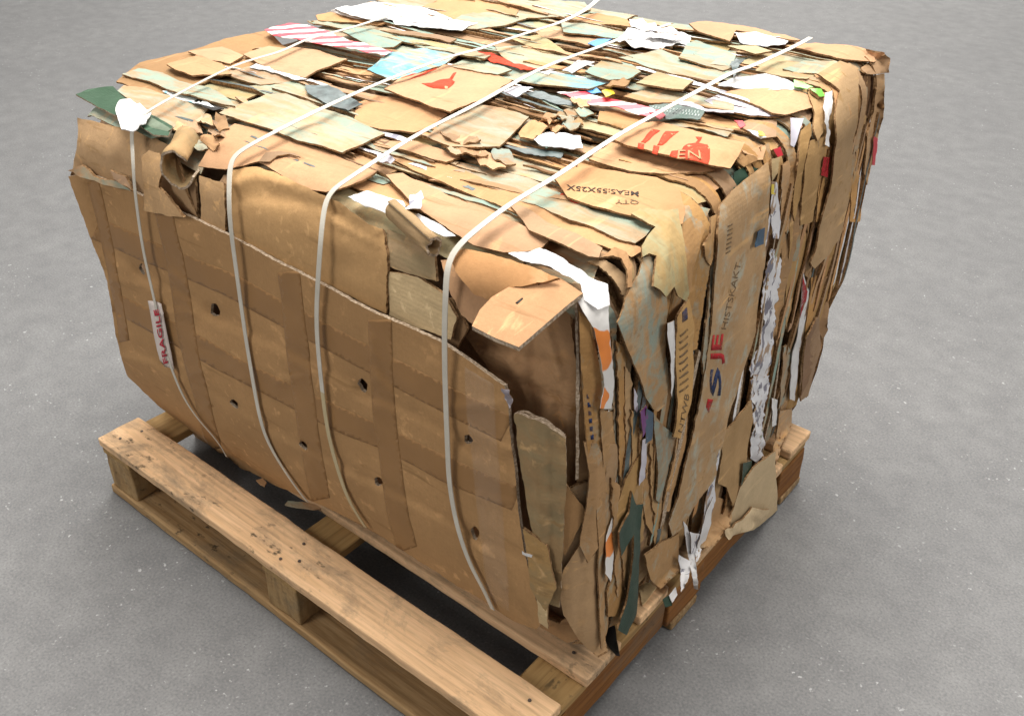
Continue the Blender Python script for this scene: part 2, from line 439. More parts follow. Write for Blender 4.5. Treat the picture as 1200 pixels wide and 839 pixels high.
    h = Sheet(); h.o = o; h.bvh = BVHTree.FromPolygons([Vector(p) for p in P], ff); h.place = place; h.Q = Q; h.P = P; h.N = Nn; h.ff = ff; h.mat = mat; h.liftf = liftf
    return h

def bond(host, Q, eps):
    P, Nn = host.place(Q, 0.0)
    for i in range(len(P)):
        n = Vector(Nn[i]); hit = host.bvh.ray_cast(Vector(P[i])+n*.02, -n, .05)[0]
        if hit is not None: P[i] = hit
    return P+Nn*eps, Nn
def overlay(host, name, pts, mat, eps=.0006, th=.0004, res=5.0, rag=.2, label=None, step=None):
    """thin print, tape or sticker bonded to a host sheet"""
    SEED[0] += 1
    bl = resample(pts, step or res*.8, rag, SEED[0]*1.1)
    bb = np.array(bl); lo = bb.min(0); hi = bb.max(0)
    G = np.array([(x, y) for y in np.arange(lo[1]+res/2, hi[1], res) for x in np.arange(lo[0]+res/2, hi[0], res)]).reshape(-1, 2)
    if len(G): G = G[inside(G, bl) & (segdist(G, bl+[bl[0]]) > res*.45)]
    V = bl+[tuple(g) for g in G]; E = [(i, (i+1) % len(bl)) for i in range(len(bl))]
    vv, ee, ff, *_ = delaunay_2d_cdt([Vector(p) for p in V], E, [], 0, 1e-5)
    Q = np.array([(p.x, p.y) for p in vv]); ff = [tuple(f) for f in ff]
    k = inside(np.array([Q[list(f)].mean(0) for f in ff]), bl); ff = [f for f, ok in zip(ff, k) if ok]
    P, Nn = bond(host, Q, eps)
    return solid(name, P, Nn, ff, mat, host.o, th, label)
def solid(name, P, Nn, ff, mat, parent, th, label=None):
    s = sum(np.dot(np.cross(P[f[1]]-P[f[0]], P[f[2]]-P[f[0]]), Nn[f[0]]) for f in ff)
    if s < 0: ff = [f[::-1] for f in ff]
    cnt = set((f[i], f[(i+1) % len(f)]) for f in ff for i in range(len(f)))
    n = len(P); faces = list(ff)
    for (a, b) in cnt:
        if (b, a) not in cnt: faces.append((b, a, a+n, b+n))
    o = link(name, np.concatenate([P, P-Nn*th])-np.array(ROOT), faces, [mat], parent, None, [True]*len(ff)+[False]*(len(faces)-len(ff)))
    if label: o['label'] = label
    return o
def text_on(host, name, s, quad, mat, eps=.0007, bold=0.0, label=None):
    """lettering on a sheet: quad = start-bottom, end-bottom, end-top, start-top in photograph pixels"""
    cu = bpy.data.curves.new('lettering', 'FONT'); cu.body = s; cu.offset = bold; cu.resolution_u = 2
    ob = bpy.data.objects.new('lettering', cu); COL.objects.link(ob)
    bpy.context.view_layer.update()
    me = bpy.data.meshes.new_from_object(ob.evaluated_get(bpy.context.evaluated_depsgraph_get()))
    W = np.array([(v.co.x, v.co.y) for v in me.vertices]); ff = [tuple(p.vertices) for p in me.polygons]
    bpy.data.objects.remove(ob); bpy.data.curves.remove(cu); bpy.data.meshes.remove(me)
    lo, hi = W.min(0), W.max(0); uv = (W-lo)/(hi-lo)
    q = [np.array(p, float) for p in quad]
    u = uv[:, 0:1]; v = uv[:, 1:2]
    Q = (1-u)*(1-v)*q[0]+u*(1-v)*q[1]+u*v*q[2]+(1-u)*v*q[3]
    P, Nn = bond(host, Q, eps)
    return solid(name, P, Nn, ff, mat, host.o, .0004, label)

# ------------------------------------------------------------------ setting
def concrete():
    mt, t, b = nt('grey_concrete')
    tc = N(t, 'ShaderNodeTexCoord')
    v = tc.outputs['Object']
    big = noise_n(t, v, 2.6, 8, .68, .5); mid = noise_n(t, v, 14, 6, .65); fine = noise_n(t, v, 190, 3, .6)
    c0 = mix(t, ramp(t, big, [(.3, 0.0), (.7, 1.0)]), (.180, .180, .182), (.212, .212, .212))
    c0 = mix(t, ramp(t, mid, [(.35, .6), (.62, 0.0)]), c0, (.14, .14, .143))
    c0 = mix(t, ramp(t, fine, [(.36, .5), (.5, 0.0)]), c0, (.115, .115, .117))
    c0 = mix(t, ramp(t, fine, [(.55, 0.0), (.72, .5)]), c0, (.28, .28, .28))
    sp = noise_n(t, v, 75, 2, .5); cl = noise_n(t, v, 4.5, 4, .6)
    mu = N(t, 'ShaderNodeMath', operation='MULTIPLY'); t.links.new(ramp(t, sp, [(.66, 0.0), (.72, 1.0)]), mu.inputs[0]); t.links.new(ramp(t, cl, [(.48, 0.0), (.62, .8)]), mu.inputs[1])
    c0 = mix(t, mu.outputs[0], c0, (.46, .46, .46))
    t.links.new(c0, b.inputs['Base Color']); b.inputs['Roughness'].default_value = .85; b.inputs['Specular IOR Level'].default_value = .2
    bn = N(t, 'ShaderNodeBump', i_Strength=.2, i_Distance=.002); t.links.new(fine, bn.inputs['Height']); t.links.new(bn.outputs[0], b.inputs['Normal'])
    return mt
S = 60
fl = link('floor', [(-S, -S, 0), (S, -S, 0), (S, S, 0), (-S, S, 0)], [(0, 1, 2, 3)], [concrete()])
fl['kind'] = 'structure'; fl['label'] = 'plain grey concrete floor flecked with pale specks'

# ------------------------------------------------------------------ pallet
H0 = .157; PD = 1.053
pallet = empty('pallet', (.6, .53, 0), 'weathered wooden pallet with slatted deck boards on the grey floor under the bale', 'pallet')
PO = np.array([.6, .53, 0])
def plank(name, lo, hi, mat, parent, seed, warp=.0015, chip=.0035, n=(40, 6, 2), rotz=0.0):
    lo = np.array(lo, float); hi = np.array(hi, float); d = hi-lo
    import bmesh
    bm = bmesh.new(); bmesh.ops.create_cube(bm, size=1)
    for ax in range(3):
        k = n[ax]
        if k > 1:
            for j in range(1, k):
                g = bm.verts[:]+bm.edges[:]+bm.faces[:]
                co = Vector((0, 0, 0)); no = Vector((0, 0, 0)); co[ax] = -.5+j/k; no[ax] = 1
                bmesh.ops.bisect_plane(bm, geom=g, plane_co=co, plane_no=no)
    for v in bm.verts: v.co = Vector([lo[i]+d[i]*(v.co[i]+.5) for i in range(3)])
    bm.normal_update()
    eg = [e for e in bm.edges if len(e.link_faces) == 2 and e.calc_face_angle(0) > .5]
    bmesh.ops.bevel(bm, geom=eg, offset=.0035, segments=2, profile=.5, affect='EDGES')
    L = 0 if d[0] > d[1] else 1
    for v in bm.verts:
        p = v.co.copy(); s = p[L]
        v.co.z += warp*mn.noise(Vector((s*2.2+seed, seed, 0)))*1.5
        v.co[1-L] += warp*1.2*mn.noise(Vector((s*3+seed*2, 1, p.z*8)))
        e = Vector((p.x*22, p.y*22, p.z*22+seed))
        v.co += chip*.5*Vector((mn.noise(e), mn.noise(e+Vector((7, 0, 0))), .5*mn.noise(e+Vector((0, 9, 0)))))
    if rotz:
        cc = Vector(((lo+hi)/2).tolist())
        bmesh.ops.rotate(bm, verts=bm.verts[:], cent=cc, matrix=Matrix.Rotation(rotz, 3, 'Z'))
    me = bpy.data.meshes.new(name)
    for v in bm.verts: v.co -= Vector(PO.tolist())
    bm.to_mesh(me); bm.free(); me.materials.append(mat)
    o = bpy.data.objects.new(name, me); COL.objects.link(o); o.parent = parent
    return o
def disc(name, x, y, z, r, parent):
    k = 10; v = [(x+r*math.cos(2*math.pi*i/k), y+r*math.sin(2*math.pi*i/k), z) for i in range(k)]+[(x+.9*r*math.cos(2*math.pi*i/k), y+.9*r*math.sin(2*math.pi*i/k), z+.0012) for i in range(k)]
    f = [tuple(range(k, 2*k))]+[(i, (i+1) % k, k+(i+1) % k, k+i) for i in range(k)]
    return link(name, np.array(v)-PO, f, [M['nail']], parent)
ys = [(0.0, .103), (.17, .275), (.34, .44), (.50, .605), (.655, .755), (.805, .905), (.95, PD)]
for i, (a, b) in enumerate(ys):
    o = plank('deck_board', (0, a, .135), (1.2+(.004 if i % 2 else 0), b, H0), M['wood'], pallet, i*3.1)
    if i in (0, 1, 6):
        for X in (.045, .6, 1.155):
            for dy in (.28, .72):
                for e in ((-.014, .018) if X == .6 and dy < .5 else (.002,)):
                    disc('nail_head', X+e+.008*math.sin(X*30+dy*9), a+(b-a)*dy+.6*e, H0+.0006, .0034, o)
for i, (a, b) in enumerate(((0.0, .1), (.55, .65), (1.1, 1.196))):
    plank('stringer_board', (a, .004, .1135), (b, PD-.004, .1345), M['wood2'] if i < 2 else M['wood2'], pallet, 20+i*2.3, n=(3, 20, 2))
for i, (a, b) in enumerate(((.003, .1), (.553, .648), (1.1, 1.197))):
    for j, (p, q) in enumerate(((.006, .125), (.46, .59), (.925, PD-.006))):
        plank('block', (a, p, .0225), (b, q, .113), M['block'] if i < 2 else M['woode'], pallet, 40+i*5+j, chip=.005, n=(4, 4, 3))
for i, (a, b) in enumerate(((0.0, .102), (.475, .575), (PD-.102, PD))):
    plank('bottom_board', (0, a, 0.001), (1.2, b, .022), M['woodb'], pallet, 60+i*4.7, chip=.004)
plank('side_beam', (1.118, .127, .0232), (1.19, .458, .1128), M['woode'], pallet, 81, n=(3, 14, 3), chip=.004)
plank('side_beam', (1.118, .592, .0232), (1.19, .923, .1128), M['woode'], pallet, 85, n=(3, 14, 3), chip=.004)

# ------------------------------------------------------------------ bale
ROOT = (.6, .6, .160)
bale = empty('cardboard_bale', ROOT, 'large strapped bale of crushed brown cardboard boxes resting on the wooden pallet', 'cardboard bale')

# layers of flattened boxes, packed front to back
def layer(i, y, t, mat):
    n = 300; C0 = np.array([.6, 0, .52])
    a = np.linspace(0, 2*math.pi, n, endpoint=False)
    D = np.stack([np.cos(a), np.zeros(n), np.sin(a)], 1)
    O = np.repeat([[.6, y, .52]], n, 0)
    lo = np.zeros(n); hi = np.full(n, 1.0)
    rr = random.Random(i*13+5); base = rr.uniform(.003, .028)
    s = a*6
    d = base + np.array([.016*max(0, mn.noise(Vector((x*.9, i*2.7, 0)))) + .010*mn.noise(Vector((x*4, i*1.3, 3))) for x in s])
    d = np.maximum(.001, d)
    for k in range(22):
        mid = (lo+hi)/2; f = Fd(O+D*mid[:, None])+d
        lo = np.where(f < 0, mid, lo); hi = np.where(f < 0, hi, mid)
    rings = []
    for dd in (0, .008, .03, .09):
        R = O+D*np.maximum(.01, lo-dd)[:, None]
        R[:, 1] += [.016*mn.noise(Vector((p[0]*2.6, p[2]*2.6, y*1.7))) + .004*mn.noise(Vector((p[0]*11, p[2]*11, i*3.0))) for p in R]
        rings.append(R)
    V = []; F = []; mi = []
    for side in (0, 1):
        for R in rings:
            Q = R.copy(); Q[:, 1] += side*t; V.append(Q)
    nr = len(rings)
    for k in range(nr-1):
        for j in range(n):
            q = (k*n+j, k*n+(j+1) % n, (k+1)*n+(j+1) % n, (k+1)*n+j); F.append(q); mi.append(0)
            F.append(tuple(nr*n+x for x in q[::-1])); mi.append(0)
    F.append(tuple((nr-1)*n+j for j in range(n))); mi.append(0)
    F.append(tuple(nr*n+(nr-1)*n+j for j in range(n))[::-1]); mi.append(0)
    for j in range(n):
        F.append((j, nr*n+j, nr*n+(j+1) % n, (j+1) % n)); mi.append(1)
    link('layer_sheet', np.concatenate(V)-np.array(ROOT), F, [mat, M['edge']], bale, mi, [m_ == 0 for m_ in mi])
y = .168; i = 0
lm = ['kraft', 'kraft_d', 'side', 'kraft_p', 'mint', 'kraft', 'greystain', 'side_o', 'kraft_d', 'whitep', 'kraft', 'olive']
while y < 1.08:
    t = random.choice([.006, .008, .011, .014, .016]); layer(i, y, t, M[lm[(i*5+i//7) % len(lm)]]); y += t+random.choice([.002, .004, .007]); i += 1

# ---- small crushed flaps filling the top and the right side (laid out on the bale itself)
rnd = random.Random(21)
mats_top = ['kraft', 'kraft_o', 'kraft_p', 'mint', 'mint2', 'olive', 'kraft', 'mint', 'kraft_d', 'kraft', 'mint', 'kraft_p']
k = 0
for row in range(22):
    y0 = .125 + row*.0435
    x = .05+rnd.uniform(-.03, .05)
    while x < 1.13:
        L = rnd.uniform(.16, .46); w = rnd.uniform(.035, .07); yy = y0+rnd.uniform(-.010, .010)
        x2 = min(x+L, 1.165)
        if x2-x > .07 and k < 98:
            sk = rnd.uniform(-.016, .010)
            P4 = [(x, yy+rnd.uniform(-.006, .006)), (x+(x2-x)*.5, yy+sk*.5+rnd.uniform(-.006, .004)), (x2, yy+sk),
                  (x2-rnd.uniform(-.01, .02), yy+w+sk), (x+rnd.uniform(-.01, .02), yy+w)]
            sheet('crushed_board', [(a*KS, b*KS) for a, b in P4], M[mats_top[rnd.randrange(len(mats_top))]], lift=rnd.uniform(-.004, .002),
                  tilt=(rnd.uniform(-.2, .2), -1, rnd.uniform(.003, .007)), th=.003, rag=.8, wr=.0025, parent=bale, proj=proj_top, res=9)
            k += 1
        x = x2-rnd.uniform(-.03, .06)
tl = ['kraft_p', 'kraft_d', 'kraft', 'white', 'edge', 'mint2', 'kraft_o', 'slate', 'kraft_dd', 'whitep', 'edge_l']
for k in range(46):          # upright board edges showing between the flaps
    L = rnd.uniform(.12, .5); x = rnd.uniform(.06, 1.15-L); yy = rnd.uniform(.16, 1.05); w = rnd.uniform(.003, .008); sk = rnd.uniform(-.02, .012); bw = rnd.uniform(-.008, .008)
    P4 = [(x, yy), (x+L*.3, yy+bw+sk*.3), (x+L*.7, yy+bw*.5+sk*.7), (x+L, yy+sk), (x+L-.01, yy+sk+w*.7), (x+L*.7, yy+bw*.5+sk*.7+w), (x+L*.3, yy+bw+sk*.3+w), (x+.005, yy+w*.8)]
    sheet('board_edge', [(a*KS, b*KS) for a, b in P4], M[tl[rnd.randrange(len(tl))]], lift=rnd.uniform(.006, .013), tilt=(0, -1, .002), th=.006, rag=.6, wr=.002, parent=bale, proj=proj_top, res=7)
mats_s = ['side', 'side_o', 'kraft_d', 'tan', 'side', 'greystain', 'side', 'tan', 'side_o', 'kraft_d']
yy = .14
while yy < 1.14:
    w = rnd.uniform(.012, .040)
    for (z0, z1) in (((.17, .55), (.5, .9)) if rnd.random() < .5 else ((.18, rnd.uniform(.78, .9)),)):
        z1 = min(z1, float(Zt(np.array(1.15), np.array(yy)))-rnd.uniform(.03, .08)); z0 += rnd.uniform(-.01, .06)
        s = rnd.uniform(-.02, .02)
        P4 = [(yy, -z0), (yy+s*.5, -(z0+z1)/2), (yy+s, -z1), (yy+s+w*rnd.uniform(.5, 1), -z1+.01), (yy+w+s*.5, -(z0+z1)/2), (yy+w, -z0+rnd.uniform(-.03, .03))]
        sheet('side_strip', [(a*KS, b*KS) for a, b in P4], M[mats_s[rnd.randrange(len(mats_s))]], lift=rnd.uniform(-.006, .003),
              tilt=(rnd.choice([-1, 1]), 0, rnd.uniform(.004, .014)), th=.003, rag=1.3, wr=.004, wf=7, parent=bale, proj=proj_right, res=10)
    yy += w+rnd.uniform(.0, .012)
for k in range(38):
    L = rnd.uniform(.25, .62); z = rnd.uniform(.2, .86-L*.6); L = min(L, .88-z); yv = rnd.uniform(.16, 1.12); w = rnd.uniform(.004, .015); sk = rnd.uniform(-.02, .04); bw = rnd.uniform(-.008, .008)
    P4 = [(yv, -z), (yv+bw+sk*.3, -z-L*.3), (yv+sk*.7+bw, -z-L*.7), (yv+sk, -z-L), (yv+sk+w*.7, -z-L+.01), (yv+sk*.7+w+bw, -z-L*.7), (yv+bw+sk*.3+w, -z-L*.3), (yv+w*.8, -z-.006)]
    sheet('board_edge', [(a*KS, b*KS) for a, b in P4], M[tl[rnd.randrange(len(tl))]], lift=rnd.uniform(.006, .016), tilt=(1, 0, .002), th=.006, rag=.7, wr=.003, parent=bale, proj=proj_right, res=7)

yy = .15
for k in range(30):          # sheets folded from the top over the right edge
    yv = .15+.031*k+rnd.uniform(-.01, .01); w = rnd.uniform(.010, .030); a0 = rnd.uniform(-.1, .35); a1 = rnd.uniform(.9, 1.5); s = rnd.uniform(-.02, .02)
    P4 = [(yv, a0), (yv+s*.5, .6), (yv+s, a1), (yv+s+w*rnd.uniform(.5, 1.2), a1-.03), (yv+w+s*.5, .6), (yv+w, a0+rnd.uniform(-.04, .04))]
    sheet('folded_sheet', [(p*KS, q*KS) for p, q in P4], M[mats_s[rnd.randrange(len(mats_s))]], lift=rnd.uniform(.002, .009), tilt=(rnd.choice([-1, 1]), 0, rnd.uniform(.003, .010)),
          th=.003, rag=1.0, wr=.004, wf=8, parent=bale, proj=proj_wrap, res=8)

tm = ['kraft_p', 'kraft', 'mint', 'kraft_d', 'kraft_o', 'mint2', 'kraft', 'white', 'mint', 'slate', 'kraft_dd', 'whitep']
for k in range(90):          # narrow torn strips pressed in between the flaps
    L = rnd.uniform(.08, .34); x = rnd.uniform(.04, 1.16-L); yv = rnd.uniform(.2, 1.06); w = rnd.uniform(.006, .018); sk = rnd.uniform(-.03, .02); bw = rnd.uniform(-.01, .01)
    P4 = [(x, yv), (x+L*.5, yv+bw+sk*.5), (x+L, yv+sk), (x+L-rnd.uniform(0, .03), yv+sk+w*.6), (x+L*.5, yv+bw+sk*.5+w), (x+rnd.uniform(0, .02), yv+w*.7)]
    sheet('torn_strip', [(p*KS, q*KS) for p, q in P4], M[tm[rnd.randrange(len(tm))]], lift=rnd.uniform(.007, .013), tilt=(0, -1, rnd.uniform(.001, .005)), th=.0028, rag=1.1, wr=.003, wf=16, parent=bale, proj=proj_top, res=6)

UPT = (-.1, 1)          # tilt: the edge nearer the viewer rises
rc = random.Random(4)
def folds(pts, n, vert=False):
    P = np.array(pts); lo = P.min(0); hi = P.max(0); cr = []
    for i in range(n):
        u = rc.uniform(.1, .9); w = rc.uniform(-.25, .25)
        if vert: p = (lo[0]+(hi[0]-lo[0])*u, lo[1]-2); q = (lo[0]+(hi[0]-lo[0])*(u+w), hi[1]+2); k = rc.uniform(.2, .8); mdl = (p[0]*(1-k)+q[0]*k+rc.uniform(-3, 3), p[1]*(1-k)+q[1]*k)
        else: p = (lo[0]-2, lo[1]+(hi[1]-lo[1])*u); q = (hi[0]+2, lo[1]+(hi[1]-lo[1])*(u+w)+rc.uniform(0, .3)*(hi[0]-lo[0])); k = .5; mdl = ((p[0]+q[0])/2, (p[1]+q[1])/2+rc.uniform(-4, 4))
        a0, a1 = sorted((rc.uniform(0, .5), rc.uniform(.5, 1)))
        cr.append(([p, mdl, q], rc.uniform(2.5, 4.5), rc.choice([-1, 1])*rc.uniform(.0015, .0035)))
    return cr
def top(pts, mat, lift=.013, t=.007, **kw):
    lift = lift*.75-.001; t = t*.75
    kw.setdefault('creases', folds(pts, 2)); kw.setdefault('wr', .0035); kw.setdefault('wf', 12); kw.setdefault('res', 5)
    kw.setdefault('th', .0032); kw.setdefault('rag', .55)
    return sheet('cardboard_flap', pts, M[mat], lift=lift, tilt=(*UPT, t), parent=bale, **kw)
def paper(pts, mat, lift=.016, t=.004, **kw):
    lift = lift*.8-.001
    kw.setdefault('creases', folds(pts, 2)); kw.setdefault('res', 5)
    kw.setdefault('th', .0012); kw.setdefault('wr', .004); kw.setdefault('edge', M[mat])
    return sheet('paper_scrap', pts, M[mat], lift=lift, tilt=(*UPT, t), parent=bale, **kw)
def side(pts, mat, lift=.010, t=.008, tv=(-1, 0), **kw):
    lift = lift*.7; t = t*.6
    kw.setdefault('creases', folds(pts, 2, True)); kw.setdefault('res', 5)
    kw.setdefault('th', .0032); kw.setdefault('wr', .004); kw.setdefault('rag', .8)
    return sheet('side_sheet', pts, M[mat], lift=lift, tilt=(*tv, t), parent=bale, **kw)

# ---- back of the top, working towards the viewer
top(c('C', (0, 20), (200, 0), (500, 10), (530, 40), (400, 80), (230, 85), (130, 120), (0, 140), (-180, 130), (-60, 60)), 'mint')
top(c('B', (780, 30), (860, 0), (1000, -60), (1400, -60), (1250, 10), (1199, 100), (1040, 120), (920, 95)), 'kraft', .012)
top(c('B', (560, 0), (700, -60), (960, -70), (860, 0), (780, 35), (640, 20)), 'kraft_p', .012)
paper(c('B', (350, 50), (560, 10), (800, 40), (920, 90), (780, 110), (630, 90), (560, 95), (430, 75)), 'white', .016)
paper(c('B', (370, 42), (430, 33), (625, 78), (565, 98), (445, 74)), 'bluewhite', .020)
paper(c('B', (630, 80), (880, 90), (1040, 110), (965, 147), (800, 132), (650, 112)), 'white', .018)
top(c('B', (280, 75), (350, 55), (440, 75), (620, 100), (570, 118), (450, 108), (290, 95)), 'kraft', .017, flat=True)
top(c('B', (240, 100), (420, 105), (600, 130), (780, 160), (900, 185), (820, 190), (640, 160), (450, 140), (270, 115)), 'mint', .012)
st = paper(c('B', (40, 140), (150, 108), (240, 118), (340, 150), (430, 190), (640, 245), (600, 262), (450, 237), (280, 202), (80, 168)), 'stripe', .018, .008, flat=True)
st.o['label'] = 'red and white striped torn strip at the back left'
top(c('B', (400, 150), (520, 130), (700, 185), (645, 218), (560, 228)), 'mint2', .016)
top(c('B', (-60, 255), (60, 215), (180, 225), (300, 235), (430, 285), (280, 335), (230, 365), (60, 320)), 'kraft', .016, flat=True)
top(c('B', (0, 305), (60, 315), (230, 370), (130, 390), (20, 400), (-160, 350)), 'kraft_p', .014, flat=True)
paper(c('B', (0, 300), (120, 330), (240, 370), (180, 372), (60, 335), (-30, 315)), 'white', .018)
top(c('B', (520, 330), (640, 240), (800, 220), (960, 250), (860, 310), (640, 375)), 'cyan', .022)
for i, (dx, dy, mt) in enumerate(((700, 165, 'mint2'), (820, 190, 'olive'), (740, 140, 'kraft_d'), (900, 215, 'mint'))):
    top(c('B', (dx-160, dy), (dx, dy+5), (dx+200, dy+45), (dx+170, dy+60), (dx-20, dy+25)), mt, .014+.002*i)
p17 = top(c('B', (600, 420), (680, 365), (860, 305), (1020, 325), (1199, 375), (1100, 450), (910, 525), (830, 505), (760, 470)), 'kraft_o', .020, .020)
p17.o['label'] = 'flap with a red stencilled mark'
overlay(p17, 'red_print', [(470, 93), (484, 89), (511, 79), (506, 78), (492, 84)], M['inkr'])
overlay(p17, 'red_print', [(478, 95), (492, 91), (512, 81), (509, 80)], M['inkr'])
overlay(p17, 'red_print', [(494, 98), (506, 97), (516, 93), (528, 91), (533, 95), (530, 100), (524, 105), (508, 103)], M['inkr'])
overlay(p17, 'red_print', [(527, 91), (531, 86), (535, 85), (533, 88), (530, 92)], M['inkr'])
top(c('B', (470, 490), (560, 450), (690, 470), (780, 490), (900, 540), (800, 600), (740, 622), (620, 612), (460, 582)), 'kraft_o', .013)
sl = paper(c('B', (230, 400), (340, 398), (440, 450), (500, 485), (430, 512), (330, 482), (240, 432)), 'slate', .021, .004)
top(c('B', (-40, 400), (120, 380), (240, 395), (240, 435), (330, 485), (190, 480), (60, 445)), 'mint', .013)
top(c('C', (0, 490), (110, 505), (240, 550), (180, 610), (100, 685), (0, 690), (-130, 690), (-240, 640), (-140, 560)), 'kraft_p', .018, .014)
top(c('B', (510, 670), (560, 650), (740, 660), (960, 740), (890, 762), (700, 712)), 'kraft_o', .015)
top(c('B', (1020, 330), (1150, 285), (1199, 300), (1400, 360), (1340, 400), (1199, 375)), 'mint2', .014)
top(c('B', (900, 310), (980, 270), (1100, 290), (1199, 330), (1130, 350)), 'mint', .016)
# middle and right of the top
top(c('C', (390, 110), (540, 108), (720, 160), (640, 182), (400, 152)), 'mint2', .014)
top(c('C', (410, 80), (560, 60), (700, 95), (715, 125), (540, 110)), 'kraft_o', .012)
top(c('C', (270, 150), (400, 140), (620, 190), (520, 212), (300, 172)), 'kraft', .015)
top(c('C', (150, 180), (290, 160), (430, 250), (300, 240)), 'olive', .013)
top(c('C', (80, 215), (200, 215), (420, 270), (330, 320), (230, 332), (110, 262)), 'mint', .016)
paper(c('C', (0, 245), (80, 255), (160, 300), (280, 325), (200, 330), (60, 295)), 'inkr', .014)
paper(c('C', (515, 207), (560, 188), (632, 183), (582, 222)), 'blue', .019)
paper(c('C', (395, 330), (470, 283), (548, 293), (440, 342)), 'white', .019)
top(c('C', (500, 335), (600, 268), (720, 300), (765, 332), (700, 368), (610, 372)), 'mint2', .018, .012)
top(c('C', (340, 345), (430, 350), (600, 390), (520, 420), (330, 400), (270, 390)), 'cyan', .020)
top(c('C', (740, 388), (840, 338), (1012, 375), (960, 418), (860, 412)), 'olive', .022, .014)
top(c('C', (660, 270), (860, 238), (1080, 310), (1199, 330), (1100, 380), (900, 342)), 'mint', .016)
paper(c('C', (650, 192), (700, 150), (760, 140), (880, 128), (1000, 160), (990, 202), (850, 217), (720, 217)), 'white', .018, wr=.010, wf=20)
paper(c('C', (760, 175), (850, 150), (960, 170), (930, 190)), 'whitep', .026, wr=.008, wf=24)
paper(c('C', (710, 95), (770, 85), (830, 120), (850, 140), (760, 140), (720, 130)), 'whitep', .016, wr=.010, wf=26)
top(c('C', (980, 205), (1020, 190), (1180, 240), (1192, 315), (1150, 328), (1050, 305), (940, 272)), 'mint2', .018, .012)
paper(c('C', (945, 280), (1050, 310), (1150, 330), (1180, 318), (1160, 345), (1040, 325)), 'gdark', .015)
st2 = paper(c('C', (370, 432), (500, 428), (560, 455), (690, 480), (800, 500), (870, 542), (800, 547), (640, 502), (530, 492)), 'stripe', .020, .006)
st2.o['label'] = 'red and white striped torn strip beside the dark green printed scrap'
paper(c('C', (580, 430), (620, 418), (642, 440), (600, 457)), 'yellow', .026)
paper(c('C', (480, 400), (540, 395), (580, 430), (530, 435)), 'blue', .022)
top(c('C', (590, 405), (640, 375), (700, 370), (715, 395), (690, 415), (650, 420)), 'kraft_d', .026, .01, wr=.014, wf=28, th=.003)
tg = paper(c('C', (800, 492), (900, 488), (980, 500), (1062, 520), (1042, 562), (880, 557), (830, 532)), 'teal', .023, .004)
tg.o['label'] = 'dark green scrap covered with rows of pale print'
for k_, (p0, p1) in enumerate((((764, 127), (818, 134)), ((766, 131), (819, 137.5)))):
    text_on(tg, 'pale_print', 'lIlIllIIlIlIllIl'[k_:], [p0, p1, (p1[0]+1, p1[1]-3), (p0[0]+1, p0[1]-3)], M['inkw'])
paper(c('C', (800, 530), (850, 520), (880, 545), (850, 560)), 'red', .027)
top(c('C', (680, 455), (800, 480), (960, 480), (1100, 510), (1199, 520), (1199, 490), (1000, 440), (800, 420)), 'kraft_p', .014)
paper(c('C', (900, 480), (1000, 480), (1080, 515), (1199, 520), (1199, 535), (1070, 525)), 'lav', .019)
paper(c('C', (210, 432), (300, 428), (440, 480), (462, 502), (380, 492), (280, 462)), 'slate', .018)
paper(c('C', (110, 430), (180, 415), (260, 420), (180, 455)), 'lav', .020)
for i in range(7):
    x, yv = [(330, 560), (390, 545), (450, 520), (500, 530), (360, 590), (440, 575), (480, 470)][i]
    top(c('C', (x-50, yv), (x-10, yv-24), (x+40, yv-14), (x+55, yv+12), (x+5, yv+24)), ['kraft', 'greystain', 'kraft_p', 'mint2'][i % 4], .020, .012, wr=.012, wf=30, th=.0025, res=4)
top(c('C', (410, 570), (540, 560), (690, 620), (640, 632), (480, 600)), 'olive', .018, .012)
top(c('C', (570, 525), (640, 520), (790, 545), (700, 610), (560, 565)), 'kraft', .015)
paper(c('C', (810, 575), (900, 560), (1040, 570), (1199, 600), (1170, 640), (1040, 600)), 'greystain', .018, .01)
paper(c('C', (255, 652), (330, 625), (480, 642), (492, 692), (420, 692), (300, 682)), 'white', .022, wr=.006, wf=18)
paper(c('C', (285, 660), (320, 658), (350, 668), (320, 695)), 'gdark', .028, wr=.001)
paper(c('C', (110, 672), (220, 680), (400, 715), (390, 737), (220, 717)), 'slate', .019)
top(c('C', (190, 610), (240, 580), (330, 570), (350, 610), (260, 650), (200, 640)), 'kraft', .02, .012, wr=.012, wf=26, th=.003)

# red stencilled box fold and the fold below it
pf = top(c('C', (520, 742), (650, 652), (760, 700), (1000, 765), (1110, 800), (1050, 812), (900, 812), (700, 802)), 'kraft', .012, .006)
pr = top([(719, 163), (748, 144), (772, 141), (820, 154), (873, 167), (866, 182), (857, 196), (834, 193), (800, 185), (770, 178), (735, 170)], 'kraft_o', .026, .012, bulge=.006)
pr.o['label'] = 'folded box flap with red upright arrows and a red fruit mark'
for poly in ([(764, 151), (774, 153), (756, 168), (751, 167)], [(748, 168), (755, 169), (754, 176), (747, 174)],
             [(780, 154), (796, 154), (776, 171), (770, 170)], [(766, 170), (773, 172), (770, 181), (764, 179)],
             [(815, 160), (823, 160), (819, 168), (829, 170), (832, 175), (832, 186), (830, 193), (784, 183), (787, 177), (799, 176), (801, 172), (806, 169), (815, 168), (818, 164)]):
    overlay(pr, 'red_print', poly, M['inkr'], res=4)
text_on(pr, 'white_mark', 'EN', [(793, 187), (822, 188), (820, 178), (795, 177)], M['kraft_o'], eps=.0022)

